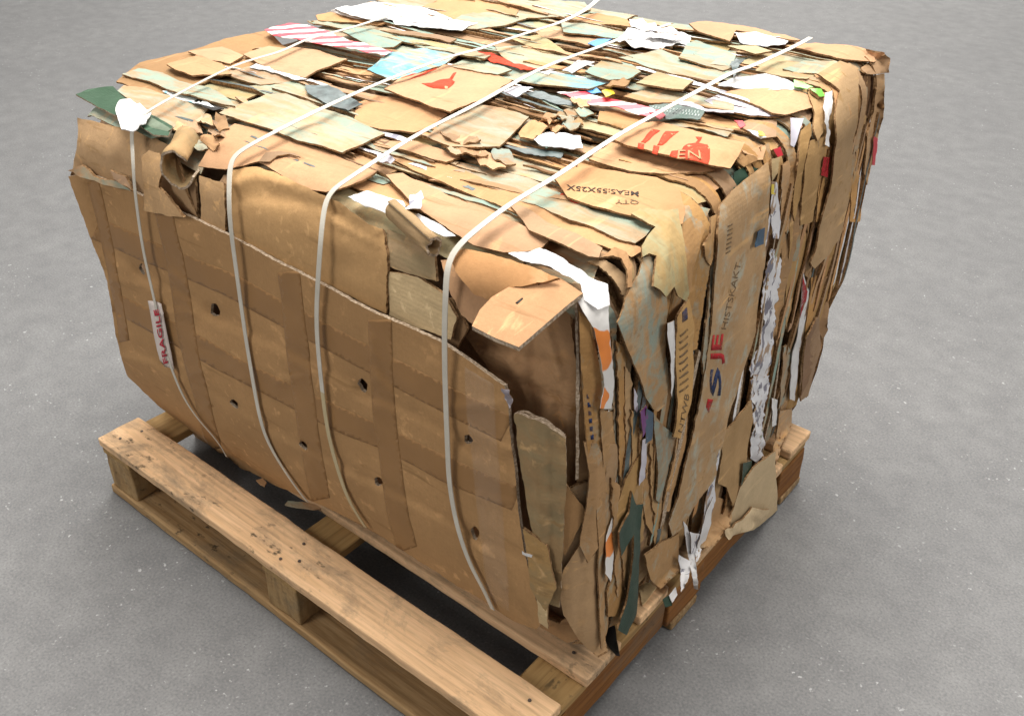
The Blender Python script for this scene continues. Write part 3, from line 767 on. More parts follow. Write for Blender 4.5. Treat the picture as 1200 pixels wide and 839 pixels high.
# front right of the top: long strips, the box with black measurements
top([(462, 188), (480, 180), (540, 198), (600, 222), (660, 246), (720, 275), (757, 292), (740, 301), (690, 283), (620, 256), (560, 231), (510, 211)], 'kraft', .013, .012)
top([(438, 176), (462, 170), (540, 190), (620, 210), (650, 222), (700, 250), (680, 252), (600, 228), (520, 205), (470, 190)], 'kraft_p', .010, .010)
mm2 = top([(622, 218), (645, 222), (668, 232), (692, 246), (742, 253), (767, 264), (757, 276), (745, 284), (722, 278), (695, 266), (660, 256), (627, 241), (600, 234)], 'mint', .014, .014)
overlay(mm2, 'red_print', [(656, 229), (661, 226), (688, 235), (686, 241), (673, 240), (668, 237)], M['inkr'])
meas = top([(650, 208), (658, 196), (690, 197), (720, 201), (770, 208), (797, 222), (803, 245), (800, 262), (782, 268), (768, 262), (745, 253), (720, 248), (695, 242), (665, 231)], 'kraft_o', .022, .010)
meas.o['label'] = 'kraft box flap stencilled with upside down black measurements'
text_on(meas, 'lettering', 'MEAS:55X25X', [(748.5, 225.5), (664, 216), (664, 223), (748.5, 231.5)], M['inkk'], bold=.012)
text_on(meas, 'lettering', 'QTY', [(748.5, 236.5), (721, 234), (721, 239.5), (748.5, 241.5)], M['inkg'], bold=.01)
top([(597, 241), (610, 242), (640, 258), (680, 276), (706, 290), (702, 301), (690, 300), (655, 284), (620, 268)], 'kraft', .020, .016, bulge=.012)
top([(540, 233), (585, 232), (640, 250), (700, 282), (735, 300), (700, 302), (640, 278), (600, 263), (560, 246)], 'kraft_p', .010, .008)
for i, (a, b, mt) in enumerate((((552, 175), 34, 'kraft_d'), ((575, 188), 30, 'kraft'), ((540, 160), 40, 'kraft_d'), ((590, 183), 24, 'greystain'), ((532, 172), 26, 'kraft_p'))):
    x, yv = a
    top([(x-b*.6, yv-3), (x-b*.2, yv-9), (x+b*.4, yv-4), (x+b*.6, yv+7), (x+b*.1, yv+9), (x-b*.4, yv+4)], mt, .018, .016, wr=.012, wf=26, th=.003, res=4)
# left of the top
top([(136, 96), (165, 74), (215, 61), (262, 46), (312, 36), (340, 60), (270, 88), (190, 112)], 'kraft_d', .004, flat=True)
top(c('A', (500, 62), (640, 20), (760, 60), (805, 110), (620, 112), (540, 88)), 'kraft', .016, flat=True)
top(c('A', (290, 108), (370, 80), (480, 98), (560, 140), (700, 170), (800, 230), (822, 258), (740, 242), (520, 182), (420, 142)), 'mint', .018, .012, flat=True)
top(c('A', (270, 190), (300, 160), (420, 180), (560, 230), (700, 270), (640, 345), (560, 372), (430, 300), (330, 230)), 'kraft_p', .014, flat=True)
paper(c('A', (480, 190), (540, 185), (660, 225), (740, 270), (660, 250), (540, 225)), 'bluewhite', .019)
paper(c('A', (650, 225), (770, 270), (720, 280), (620, 245)), 'black', .020)
top(c('A', (600, 0), (760, -20), (860, 20), (800, 60), (680, 40)), 'kraft', .014, flat=True)
big = top([(257, 133), (288, 119), (312, 110), (335, 111), (375, 125), (410, 137), (451, 157), (425, 169), (401, 179), (368, 169), (345, 163), (322, 154), (290, 143)], 'mint', .020, .010)
top([(232, 195), (250, 167), (275, 145), (300, 151), (330, 160), (380, 176), (420, 194), (442, 201), (425, 212), (400, 222), (383, 226), (370, 224), (357, 221), (342, 211), (330, 205), (316, 197), (303, 190), (285, 195), (262, 198)], 'kraft_o', .016, .012)
top([(303, 190), (312, 180), (328, 177), (346, 180), (352, 184), (340, 181), (325, 183), (316, 190)], 'kraft_d', .024, .004, th=.002)
for i in range(8):
    x, yv = [(225, 150), (238, 140), (252, 152), (215, 160), (245, 165), (230, 168), (256, 143), (210, 150)][i]
    top([(x-10, yv), (x-2, yv-8), (x+9, yv-5), (x+12, yv+5), (x+1, yv+8)], ['kraft', 'kraft_p', 'kraft_d', 'tan'][i % 4], .022, .012, wr=.014, wf=32, th=.0022, res=3.5)
gr = top(c('A', (75, 205), (130, 180), (200, 168), (250, 165), (300, 215), (400, 280), (530, 355), (510, 400), (440, 398), (350, 340), (280, 310), (160, 248)), 'green', .020, .004, edge=M['edge_l'], th=.003, flat=True)
gr.o['label'] = 'dark green card corner sticking out at the left'
wr_ = paper(c('A', (260, 262), (280, 232), (330, 225), (390, 258), (430, 290), (400, 330), (335, 366), (285, 355)), 'white', .034, .004, wr=.008, wf=22, th=.002, flat=True)
top(c('A', (350, 372), (420, 302), (525, 370), (470, 402), (430, 412)), 'greenl', .034, .006, th=.002)
top([(452, 205), (472, 203), (525, 228), (582, 250), (625, 270), (643, 283), (632, 293), (590, 296), (555, 287), (525, 268), (497, 248), (478, 232)], 'kraft_o', .018, .010)
paper(c('F', (430, 282), (520, 255), (690, 305), (702, 330), (620, 362), (500, 322)), 'white', .026, .004, wr=.002)
paper(c('F', (710, 382), (760, 360), (860, 410), (935, 465), (880, 468), (800, 432)), 'white', .028, .004, wr=.002)
paper(c('F', (720, 290), (735, 265), (775, 270), (790, 310), (770, 340), (735, 345), (690, 360), (720, 325)), 'whitep', .036, wr=.012, wf=30, res=3.5)
paper(c('F', (560, 70), (600, 80), (650, 110), (620, 135), (585, 130)), 'lav', .026, wr=.010, wf=30, res=4)

# upper right: white paper, olive flaps, sheets folded over the edge
paper(c('D', (245, 402), (330, 358), (480, 345), (560, 370), (652, 417), (540, 420), (400, 417)), 'white', .018)
paper(c('D', (600, 380), (690, 415), (660, 425), (600, 410)), 'lime', .022)
paper(c('D', (330, 162), (420, 150), (580, 185), (560, 212), (460, 217), (350, 195)), 'whitep', .018)
top(c('D', (110, 112), (190, 95), (330, 115), (560, 160), (632, 192), (580, 190), (420, 150), (330, 142), (300, 192), (150, 150)), 'kraft_o', .018, .008)
top(c('D', (130, 252), (220, 220), (330, 262), (310, 312), (200, 302)), 'mint2', .020)
top(c('D', (420, 332), (480, 285), (640, 300), (722, 342), (660, 372), (560, 362)), 'olive', .016)
top(c('D', (290, 215), (420, 215), (500, 240), (420, 255)), 'olive', .018)
paper(c('D', (300, 300), (330, 270), (370, 290), (340, 320), (320, 360)), 'slate', .030, wr=.008, wf=25)
paper(c('D', (0, 340), (60, 330), (110, 370), (60, 385)), 'yellow', .014)
top(c('D', (250, 432), (420, 415), (560, 415), (640, 428), (690, 462), (735, 500), (690, 500), (620, 520), (560, 538), (500, 528), (440, 492)), 'kraft_o', .022, .010)
top(c('D', (180, 470), (260, 440), (440, 500), (540, 550), (400, 540), (240, 500)), 'lav', .014)
top(c('D', (350, 590), (400, 560), (520, 560), (520, 640), (450, 650)), 'kraft', .012)
paper(c('D', (320, 570), (360, 568), (375, 590), (350, 605)), 'red', .022)
paper(c('D', (380, 610), (430, 615), (475, 640), (450, 648)), 'white', .02)
paper(c('D', (430, 620), (450, 622), (465, 640), (440, 638)), 'yellow', .022)

# ---- right side
side(c('P2', (610, 100), (660, 118), (650, 200), (620, 340), (600, 490), (588, 330)), 'side', .006)
top(c('D', (560, 217), (700, 200), (860, 215), (1030, 245), (1030, 262), (980, 290), (800, 272), (640, 232)), 'kraft_o', .014, .006)
top(c('P2', (620, 85), (720, 15), (755, 10), (750, 110), (690, 115), (640, 110)), 'kraft_d', .012, .01, wr=.012, wf=22)
side(c('P2', (690, 120), (742, 110), (737, 330), (702, 440), (662, 660), (640, 600), (650, 420), (690, 300)), 'side', .014)
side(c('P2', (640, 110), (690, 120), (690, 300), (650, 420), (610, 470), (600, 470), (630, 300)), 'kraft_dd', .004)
side(c('P2', (690, 420), (705, 430), (685, 560), (675, 560)), 'red', .02, th=.001)
side(c('P2', (600, 480), (640, 488), (640, 690), (620, 839), (570, 839), (580, 640)), 'side', .010)
side(c('P3', (460, 260), (540, 205), (525, 300), (500, 380), (488, 450), (470, 545), (452, 420)), 'kraft_d', .006, wr=.012, wf=15)
side(c('P3', (440, 428), (462, 425), (466, 570), (440, 650), (412, 780), (375, 802), (368, 720), (390, 560)), 'kraft_d', .018)
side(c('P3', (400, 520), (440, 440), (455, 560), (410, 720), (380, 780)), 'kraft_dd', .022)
f3 = side(c('P3', (390, 230), (412, 310), (400, 400), (370, 600), (347, 800), (322, 790), (340, 600), (375, 420)), 'white', .014, th=.0015, edge=M['white'])
overlay(f3, 'red_print', c('P3', (388, 245), (403, 310), (392, 370), (372, 430), (382, 330)), M['inkrd'])
side(c('P3', (330, 0), (390, 0), (402, 60), (385, 240), (350, 330), (308, 480), (318, 250)), 'tan', .012)
side(c('P3', (296, 0), (330, 0), (302, 400), (270, 610), (262, 500), (288, 200)), 'side', .008)
side(c('P3', (440, 0), (428, 60), (410, 180), (425, 260), (395, 240), (398, 120), (410, 0)), 'side_o', .008)
side(c('P3', (420, 250), (470, 230), (440, 380), (400, 560), (370, 720), (350, 790), (380, 560), (410, 380)), 'side', .010)
side(c('P3', (300, 560), (330, 530), (330, 640), (310, 800), (280, 839), (285, 700)), 'greystain', .010)
side(c('P5', (610, 0), (640, 0), (610, 150), (580, 330), (560, 340), (590, 150)), 'side', .012)
side(c('P5', (590, 160), (640, 150), (635, 220), (600, 300), (570, 400), (560, 340)), 'side_o', .016)
side(c('P5', (550, 100), (580, 110), (570, 220), (555, 230)), 'white', .018, th=.001)
g1 = side([(958, 86), (984, 72), (1003, 80), (1006, 92), (1005, 140), (1000, 165), (998, 195), (994, 240), (984, 278), (972, 298), (955, 315), (950, 308), (957, 290), (966, 248), (975, 215), (980, 165), (978, 140), (985, 106), (974, 97)], 'tan', .026, .008, res=6)
g1.o['label'] = 'long tan sheet folded over the top edge and hanging down the right side'
top(c('P2', (240, 82), (350, 50), (500, 50), (600, 82), (560, 108), (510, 140), (400, 105), (300, 100)), 'mint', .024, .004)
side(c('P2', (395, 112), (470, 132), (520, 165), (512, 260), (508, 300), (490, 200), (470, 165), (405, 128)), 'kraft_o', .022, .004)
side(c('P2', (360, 182), (420, 200), (447, 262), (440, 400), (415, 442), (395, 380), (398, 300), (380, 250)), 'tan', .024, .006)
side(c('P2', (380, 440), (447, 420), (440, 600), (410, 720), (390, 839), (330, 860), (335, 700), (350, 560)), 'tan', .016)
side(c('P2', (447, 470), (485, 465), (478, 640), (440, 839), (400, 839), (425, 640)), 'side_o', .012)
side(c('P2', (440, 520), (476, 520), (460, 622), (430, 612)), 'inkrd', .016, th=.001)
side(c('P2', (275, 332), (346, 330), (320, 400), (300, 472), (280, 462)), 'lav', .022, th=.001)
side(c('P2', (330, 390), (377, 350), (382, 400), (345, 560), (330, 720), (300, 839), (290, 800), (310, 560)), 'tan', .018)
side(c('P2', (195, 482), (230, 470), (242, 512), (218, 522)), 'red', .024, th=.006)
side(c('P2', (186, 530), (225, 520), (215, 600), (190, 640)), 'olive', .018)
side(c('P2', (450, 202), (480, 200), (486, 300), (462, 350), (492, 392), (472, 472), (455, 462), (468, 400), (440, 352)), 'white', .024, th=.001, wr=.008, wf=20)
side(c('P2', (375, 182), (430, 185), (447, 222), (420, 226)), 'lime', .030, th=.006)
side(c('P2', (185, 640), (212, 645), (230, 839), (215, 920), (190, 920), (182, 800)), 'shred', .018, th=.0012)
side(c('P2', (185, 655), (205, 655), (205, 705), (186, 705)), 'yellow', .022, th=.001)
side(c('P2', (130, 470), (175, 450), (190, 560), (180, 839), (160, 900), (160, 600)), 'side', .016)
side(c('P2', (240, 560), (310, 520), (330, 640), (300, 800), (260, 900), (230, 800)), 'side', .010)
paper(c('P2', (0, 600), (60, 560), (120, 580), (60, 640), (0, 680)), 'gdark', .010)
side(c('P2', (0, 540), (60, 520), (130, 530), (50, 570)), 'kraft_d', .014, wr=.012, wf=25)
side(c('P2', (40, 440), (110, 430), (150, 470), (130, 540), (60, 500)), 'kraft', .014, wr=.012, wf=25)

r9 = side(c('P3', (240, 120), (282, 128), (292, 190), (275, 280), (265, 400), (245, 600), (225, 720), (212, 839), (205, 900), (165, 960), (160, 840), (165, 720), (142, 660), (190, 540), (212, 450), (196, 400), (206, 300), (226, 180)), 'shred', .020, .004, th=.0015, rag=3.0, wr=.006, wf=30, step=3)
r9.o['label'] = 'long torn strip of white shredded printed paper'
side(c('P5', (466, 0), (542, 0), (522, 180), (512, 330), (482, 392), (460, 360), (466, 200), (458, 100)), 'shred', .022, .004, th=.002, rag=3, wr=.009, wf=24, step=3)

r7 = side([(845, 240), (860, 222), (900, 190), (903, 215), (901, 260), (896, 310), (889, 350), (884, 390), (874, 425), (864, 462), (853, 490), (845, 525), (838, 560), (815, 592), (800, 618), (788, 628), (784, 614), (793, 585), (800, 555), (810, 520), (821, 470), (828, 430), (831, 400), (837, 330), (841, 275)], 'stencil', .026, .010, tv=(1, 0))
r7.o['label'] = 'tall orange brown panel with faded stencil and a red and blue mark'
E2 = dict(eps=.0014)
text_on(r7, 'lettering', 'HISTSKAKT', [(850, 386), (868, 308), (862, 307), (844, 385)], M['inkg'])
for j in range(7):
    xx = 849+.6*j; yv = 296-5.2*j
    overlay(r7, 'black_print', [(xx, yv), (xx+5.5, yv-3.2), (xx+5.8, yv-1.6), (xx+.3, yv+1.6)], M['inkg'], res=4)
text_on(r7, 'red_print', 'JE', [(850, 427), (852, 391), (834, 392), (833, 427)], M['inkrd'], bold=.03)
text_on(r7, 'blue_print', 'S', [(845, 464), (846, 431), (833, 431), (831, 464)], M['inkb'], bold=.03)
overlay(r7, 'red_print', [(829, 467), (835, 468), (833, 474), (830, 484), (827, 477)], M['inkrd'], res=4)
paper([(888, 272), (896, 267), (895, 286), (885, 290)], 'navy', .034, wr=.002)

side(c('P5', (455, 108), (462, 200), (440, 330), (420, 470), (390, 560), (372, 582), (350, 500), (308, 482), (330, 350), (332, 270), (400, 180)), 'tan', .024, .006)
side(c('P5', (300, 320), (316, 330), (300, 480), (300, 560), (255, 700), (215, 839), (225, 720), (262, 560), (285, 420)), 'shred', .030, .003, th=.0012, wr=.006)
side(c('P5', (420, 390), (462, 380), (440, 480), (415, 490)), 'gdark', .028, th=.001)
side(c('P5', (250, 530), (380, 560), (360, 680), (300, 760), (240, 780), (230, 690)), 'side_o', .010)
be = side(c('P5', (565, 338), (572, 470), (577, 602), (520, 652), (470, 690), (345, 722), (328, 702), (380, 600), (410, 500), (470, 412)), 'beige', .040, .016, tv=(1, 0), wr=.002, rag=.6, flat='right')
be.o['label'] = 'clean beige board flap at the lower right corner'
side(c('P5', (340, 690), (430, 640), (470, 590), (545, 600), (520, 655), (440, 692), (345, 728)), 'beige', .060, .010, tv=(0, 1), wr=.008, wf=18, flat='right')

for pts, mt, lf in ((c('P1', (500, 90), (540, 60), (600, 40), (617, 100), (590, 200), (560, 300), (547, 425), (530, 440), (520, 300), (510, 170)), 'side', .020),
                    (c('P1', (480, 0), (560, 0), (642, 20), (622, 60), (600, 42), (540, 62), (500, 92)), 'kraft_p', .016),
                    (c('P1', (640, 62), (690, 40), (682, 130), (660, 230), (640, 300), (620, 270), (605, 200), (640, 140)), 'side_o', .020),
                    (c('P1', (650, 300), (672, 240), (682, 300), (660, 500), (640, 700), (612, 839), (600, 760), (615, 600), (640, 400)), 'greystain', .022),
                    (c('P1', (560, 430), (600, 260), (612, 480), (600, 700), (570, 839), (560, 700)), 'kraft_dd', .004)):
    side(pts, mt, lf)
rb = side(c('P1', (375, 240), (360, 300), (355, 400), (420, 450), (432, 520), (425, 600), (418, 720), (430, 900), (400, 995), (375, 1012), (350, 1000), (320, 945), (290, 839), (240, 720), (200, 620), (185, 580), (205, 540), (245, 420), (290, 340), (312, 258)), 'greystain', .026, .010, res=6)
rb.o['label'] = 'large grey green stained sheet torn to a point'
ra = side(c('P1', (250, 40), (300, 15), (420, 30), (480, 20), (492, 90), (510, 170), (527, 300), (532, 440), (520, 475), (480, 450), (458, 402), (440, 422), (415, 452), (385, 417), (353, 400), (360, 340), (375, 250), (340, 237), (308, 255), (303, 200), (340, 140), (372, 105)), 'olive', .034, .004, res=6)
ra.o['label'] = 'torn kraft sheet bent down over the front right corner'
r6 = side([(793, 372), (808, 350), (814, 380), (813, 440), (807, 480), (798, 514), (789, 512), (794, 470), (792, 420)], 'tan', .026, .006)
for i in range(9):
    yv = 388+i*8.2
    overlay(r6, 'black_print', [(796, yv+5), (806, yv-3), (807, yv-1), (797, yv+7)], M['inkg'], res=4)
text_on(r6, 'lettering', 'NTWB', [(799, 507), (807, 462), (802, 460), (794, 505)], M['inkg'])
overlay(r6, 'blue_print', [(799, 366), (805, 360), (806, 374), (799, 378)], M['inkb'], res=4)
side(c('L', (248, 75), (282, 62), (286, 200), (277, 425), (265, 400), (260, 250), (244, 120)), 'white', .032, th=.001)
side(c('L', (190, 500), (230, 560), (240, 700), (200, 839), (185, 839)), 'side', .014)
side([(793, 512), (806, 482), (803, 520), (795, 560), (785, 600), (778, 598), (784, 560)], 'side', .018)
side([(765, 490), (792, 510), (785, 545), (775, 590), (768, 585), (770, 540)], 'greystain', .018)

# front right edge: cut ends of boxes
side([(680, 366), (692, 376), (704, 440), (709, 500), (706, 570), (702, 602), (691, 560), (684, 480)], 'side', .018, .006, label=None)
r2 = side([(678, 364), (690, 376), (700, 440), (708, 520), (704, 580), (700, 590), (690, 540), (682, 450)], 'side', .022, .006)
for j in range(13):
    u = j/12; xx = 688+10*u; yv = 445+112*u
    overlay(r2, 'black_print', [(xx-1.5, yv), (xx+2.0, yv-1), (xx+2.2, yv+4.5), (xx-1.2, yv+5)], M['inkb'], res=4)
side(c('K', (735, 482), (790, 490), (800, 660), (802, 839), (770, 880), (745, 839)), 'side_o', .016)
side([(700, 590), (712, 560), (722, 600), (716, 680), (712, 735), (704, 760), (702, 690)], 'side', .018)
for i, (x, y0_, y1_, w, mt) in enumerate(((722, 395, 600, 5, 'greystain'), (729, 400, 640, 6, 'side'), (737, 430, 600, 5, 'tan'), (745, 480, 640, 6, 'tan'), (752, 500, 600, 4, 'side_o'), (716, 480, 640, 4, 'whitep'), (761, 500, 620, 6, 'side'), (733, 600, 720, 6, 'side_o'), (722, 560, 700, 6, 'side'), (767, 520, 660, 5, 'tan'), (713, 560, 720, 5, 'side_o'))):
    side([(x-w, y0_), (x+w*.5, y0_+8), (x+w+3, (y0_+y1_)/2), (x+w+4, y1_-10), (x+2, y1_), (x-w+2, (y0_+y1_)/2)], mt, .010+.002*(i % 5), .008, rag=2.2)
side([(750, 482), (757, 474), (759, 500), (752, 512)], 'purple', .026, th=.001)
side([(757, 478), (766, 484), (764, 515), (757, 520)], 'navy', .026, th=.001)
side([(752, 515), (758, 512), (757, 560), (750, 570)], 'lav', .024, th=.001)
side([(744, 455), (751, 470), (750, 490), (744, 480)], 'lav', .022, th=.001)
wt = side([(672, 345), (690, 340), (713, 352), (714, 384), (716, 410), (720, 447), (717, 479), (704, 479), (709, 452), (704, 420), (696, 385), (684, 366)], 'orangep', .034, .006, th=.0015, edge=M['white'])
wt.o['label'] = 'white torn paper with orange print hanging at the front corner'
paper(c('G', (300, 545), (450, 520), (560, 570), (650, 630), (690, 660), (770, 690), (780, 790), (720, 810), (660, 770), (640, 690), (500, 612), (380, 582)), 'white', .030, .006, wr=.006, wf=18)
# curled box ends at the corner
for i, (r_, w) in enumerate(((0, 5), (9, 5), (17, 6))):
    side([(706+r_*.5, 296-r_*.4+6), (720+r_*.6, 290-r_*.3), (734+r_*.4, 295), (741+r_*.25, 312), (742+r_*.2, 336), (736+r_*.2, 337), (735, 316), (728, 303), (718, 300)], ['kraft', 'greytan', 'kraft_d'][i], .030-.010*i, .004, wr=.003, res=4)
top([(742, 252), (768, 262), (756, 282), (745, 284), (722, 278)], 'greytan', .012, .006, wr=.008, wf=20)

# bottom right
side(c('P4', (80, 0), (130, 0), (157, 60), (162, 240), (150, 380), (135, 392), (95, 450), (65, 390), (90, 250), (100, 120)), 'side', .022)
side(c('P4', (165, 0), (200, 0), (212, 90), (190, 260), (172, 420), (155, 380), (160, 200)), 'side_o', .016)
side(c('P4', (230, 140), (290, 40), (282, 160), (260, 202), (230, 300), (210, 332), (200, 250)), 'tan', .020)
dg = side(c('P4', (262, 180), (276, 230), (302, 225), (292, 330), (286, 480), (275, 640), (240, 722), (205, 702), (235, 600), (260, 480), (266, 340), (215, 422), (208, 332), (250, 260)), 'gdark', .034, .006)
dg.o['label'] = 'dark green board strip at the bottom of the right side'
side(c('P4', (300, 130), (350, 100), (365, 240), (345, 360), (310, 300)), 'side_o', .014)
side(c('P4', (310, 422), (360, 380), (440, 340), (437, 482), (370, 548), (330, 512)), 'side_o', .022, .012)
side(c('P4', (455, 292), (470, 310), (502, 440), (512, 552), (495, 547), (475, 430)), 'white', .030, 0, th=.001, wr=.0015, creases=())
side(c('P4', (540, 260), (565, 200), (560, 300), (512, 440), (503, 450), (500, 420)), 'white', .034, 0, th=.001, wr=.0015, creases=())
side(c('P4', (478, 332), (520, 340), (532, 390), (490, 442)), 'shred', .030, th=.001)
side(c('P4', (440, 420), (480, 440), (470, 520), (445, 560)), 'whitep', .03, th=.001)
side(c('P4', (165, 560), (200, 480), (227, 560), (205, 652), (168, 652)), 'side', .022)
side(c('P4', (168, 350), (186, 280), (200, 320), (178, 520), (160, 490)), 'orangep', .026, th=.001)
side(c('P4', (0, 480), (60, 380), (90, 450), (130, 392), (127, 600), (150, 700), (165, 780), (130, 802), (60, 742), (0, 650), (-20, 560)), 'panel2', .014, .006)

# ---- front: inner boxes, big taped panel
def front(pts, mat, lift=.010, t=0.0, tv=(0, 1), name='front_sheet', **kw):
    kw.setdefault('th', .005); kw.setdefault('wr', .003)
    return sheet(name, pts, M[mat], lift=lift, tilt=(*tv, t), parent=bale, **kw)
front([(545, 395), (556, 380), (608, 400), (668, 356), (676, 440), (680, 560), (692, 640), (704, 765), (665, 722), (640, 645), (600, 475)], 'inner', -.036, wr=.004,
      creases=[([(625, 385), (625, 560)], 4, -.008), ([(590, 440), (655, 465), (657, 560)], 4, -.010), ([(598, 420), (622, 470)], 5, .008), ([(560, 405), (640, 425)], 5, -.006), ([(640, 380), (655, 440)], 5, .008)])
front([(673, 352), (676, 352), (679, 440), (678, 560), (674, 562), (675.5, 440)], 'edge_l', .012, th=.006)
front([(665, 575), (690, 565), (700, 640), (708, 764), (690, 752), (668, 722), (655, 690), (657, 620)], 'side_o', .004, wr=.004)
front([(240, 240), (262, 205), (282, 205), (300, 260), (300, 320), (255, 270)], 'kraft_d', .004)
front([(215, 215), (229, 208), (232, 262), (220, 262)], 'kraft_d', .012)
front([(234, 206), (262, 215), (264, 284), (236, 265)], 'panel2', .012, .004)
up = front([(268, 198), (300, 195), (325, 203), (345, 213), (375, 228), (398, 237), (430, 262), (448, 268), (453, 300), (452, 368), (410, 348), (370, 330), (330, 308), (275, 284)], 'panel2', .016, .0, wr=.003,
      creases=[([(268, 216), (300, 205), (350, 218), (395, 236), (440, 268)], 9, .010), ([(342, 225), (346, 320)], 3, -.002), ([(300, 232), (350, 236), (400, 252)], 4, -.004), ([(366, 240), (395, 262), (440, 285)], 4, .004), ([(270, 240), (300, 226), (330, 228)], 3, -.003)], th=.006)
up.o['label'] = 'upper front carton with its top edge bent over'
front([(452, 268), (500, 285), (510, 300), (512, 330), (470, 318), (454, 312)], 'greytan', .010)
front([(455, 318), (490, 325), (520, 345), (535, 372), (528, 398), (490, 385), (455, 372)], 'beige', .010, .006)
front([(500, 345), (530, 350), (548, 385), (530, 420), (505, 400)], 'kraft_d', .002)
front([(516, 305), (540, 300), (580, 330), (600, 345), (575, 352), (553, 380), (540, 370), (525, 340)], 'kraft_o', .018, .01, wr=.004)
rd = front([(527, 297), (545, 292), (575, 298), (625, 313), (655, 326), (640, 330), (600, 338), (576, 352), (556, 345), (535, 320)], 'kraft_o', .034, .004, bulge=.01)
fl2 = sheet('front_sheet', [(553, 382), (562, 363), (576, 348), (603, 332), (630, 320), (657, 326), (683, 344), (668, 355), (640, 379), (608, 407), (580, 396)], M['kraft_o'], lift=.004, tilt=(-.35, 1, -.026), parent=bale, wr=.001, rag=.3, edge=M['edge_l'], th=.006, flat=True)
fl2.o['label'] = 'bright box flap folded down over the front corner'
overlay(fl2, 'slit', [(604, 355), (612, 349), (613, 350.5), (606, 356.5)], M['black'], res=3)
overlay(fl2, 'slit', [(630, 333), (636, 329), (637, 330), (631, 334)], M['black'], res=3)

# left upper corner
front([(92, 139), (110, 142), (150, 152), (175, 158), (205, 175), (215, 200), (232, 262), (200, 244), (150, 222), (110, 208), (82, 206), (90, 175)], 'panel2', .012, .004, wr=.009, wf=12)
front(c('E', (40, 80), (100, 55), (160, 110), (260, 130), (330, 180), (200, 140), (100, 110)), 'kraft_p', .026, .004, wr=.008, wf=16)
front(c('E', (230, 80), (300, 110), (330, 170), (260, 120)), 'kraft', .030, .004, wr=.010, wf=20)
front(c('E', (380, 20), (420, -15), (470, 0), (480, 60), (460, 160), (490, 190), (545, 250), (580, 300), (500, 290), (385, 268), (385, 150)), 'panel2', .032, .006, wr=.006)

# curled board ends
def roll(name, q, lift, rad, axis, length, mat, turns=1.15, start=0.0, label=None, th=.004):
    P0 = proj_px(np.array([q]), np.array([lift]))[0]
    ax = np.array(axis, float); ax /= np.linalg.norm(ax)
    e1 = np.cross(ax, [0, 0, 1.0]); e1 /= np.linalg.norm(e1); e2 = np.cross(e1, ax)
    n = 34; k = 7; V = []; F = []; mi = []
    for s in (0, 1):
        for j in range(k):
            for i in range(n):
                a = start+turns*2*math.pi*i/(n-1); r = rad*(1-.28*i/(n-1))-s*th
                r *= 1+.16*mn.noise(Vector((i*.16, j*.5, rad*50)))+.05*mn.noise(Vector((i*.6, j*.9, rad*50)))
                V.append(P0+ax*(length*(j/(k-1)-1)+.006*mn.noise(Vector((i*.35, 3, j*.1)))*(j == k-1))+r*(.88*math.cos(a)*e1+1.12*math.sin(a)*e2))
    T = n*k
    for j in range(k-1):
        for i in range(n-1):
            f = (j*n+i, j*n+i+1, (j+1)*n+i+1, (j+1)*n+i); F.append(f); mi.append(0); F.append(tuple(T+x for x in f[::-1])); mi.append(0)
    def strip(ids):
        for a, b in zip(ids[:-1], ids[1:]): F.append((a, b, T+b, T+a)); mi.append(1)
    strip([(k-1)*n+i for i in range(n)]); strip([i for i in range(n)][::-1]); strip([j*n for j in range(k)]); strip([j*n+n-1 for j in range(k)][::-1])
    o = link(name, np.array(V)-np.array(ROOT), F, [mat, M['edge_l']], bale, mi, [x == 0 for x in mi])
    if label: o['label'] = label
roll('curled_board', (206, 197), .050, .036, (.55, -.75, -.1), .085, M['greytan'], .86, 3.6, 'curled tube of board at the upper left')
roll('curled_board', (508, 290), .030, .016, (.95, -.25, -.12), .11, M['greytan'], 1.1, 1.0, 'small curled tube of board')

# folded box beside the panel
front([(602, 485), (612, 486), (640, 498), (663, 514), (664, 560), (660, 640), (656, 712), (640, 705), (628, 650), (612, 560)], 'greytan', .022, .004, tv=(1, 0), edge=M['edge_l'], wr=.006, wf=16, creases=[([(622, 500), (634, 600), (640, 690)], 4, .004), ([(646, 515), (648, 620), (646, 700)], 4, -.005), ([(610, 590), (664, 610)], 4, -.003)])
front([(604, 484), (616, 484), (642, 496), (662, 512), (655, 514), (630, 504)], 'kraft_dd', .014, edge=M['edge_l'])
front([(612, 620), (640, 640), (652, 690), (640, 715), (622, 690)], 'greytan', .030, .004)
front([(655, 560), (668, 575), (688, 600), (680, 615), (662, 650), (655, 640)], 'kraft_d', .010)
front([(627, 678), (640, 690), (643, 735), (632, 728)], 'beige', .030, .004, wr=.006)

TOPE = [(80, 207), (95, 205), (112, 208), (150, 222), (200, 243), (238, 263), (300, 293), (370, 330), (440, 366), (520, 403), (560, 432), (590, 453)]
RIG = [(594, 470), (597, 500), (601, 540), (606, 600), (614, 650), (624, 690), (636, 728)]
LOW = [(626, 690), (612, 655), (556, 627), (500, 597), (442, 568), (357, 523), (275, 475), (193, 429), (138, 399)]
BOT = [(628, 738), (600, 727), (560, 702), (500, 663), (420, 613), (360, 585), (310, 562), (250, 530), (214, 500), (190, 480), (150, 441), (135, 390), (125, 330), (100, 262)]
hol = []
for x, yv, a, b in ((168, 315, 4, 6), (252, 363, 6, 9), (425, 452, 6, 7), (548, 515, 5, 6), (193, 425, 4, 5), (275, 473, 5, 5), (357, 521, 5, 5), (442, 565, 5, 5), (556, 625, 5, 7)):
    hol.append([(x+a*math.cos(t)*(1+.2*math.sin(3*t+x)), yv+b*math.sin(t)*(1+.2*math.cos(2*t+x))+a*.35*math.cos(t)) for t in np.linspace(0, 2*math.pi, 10, endpoint=False)])
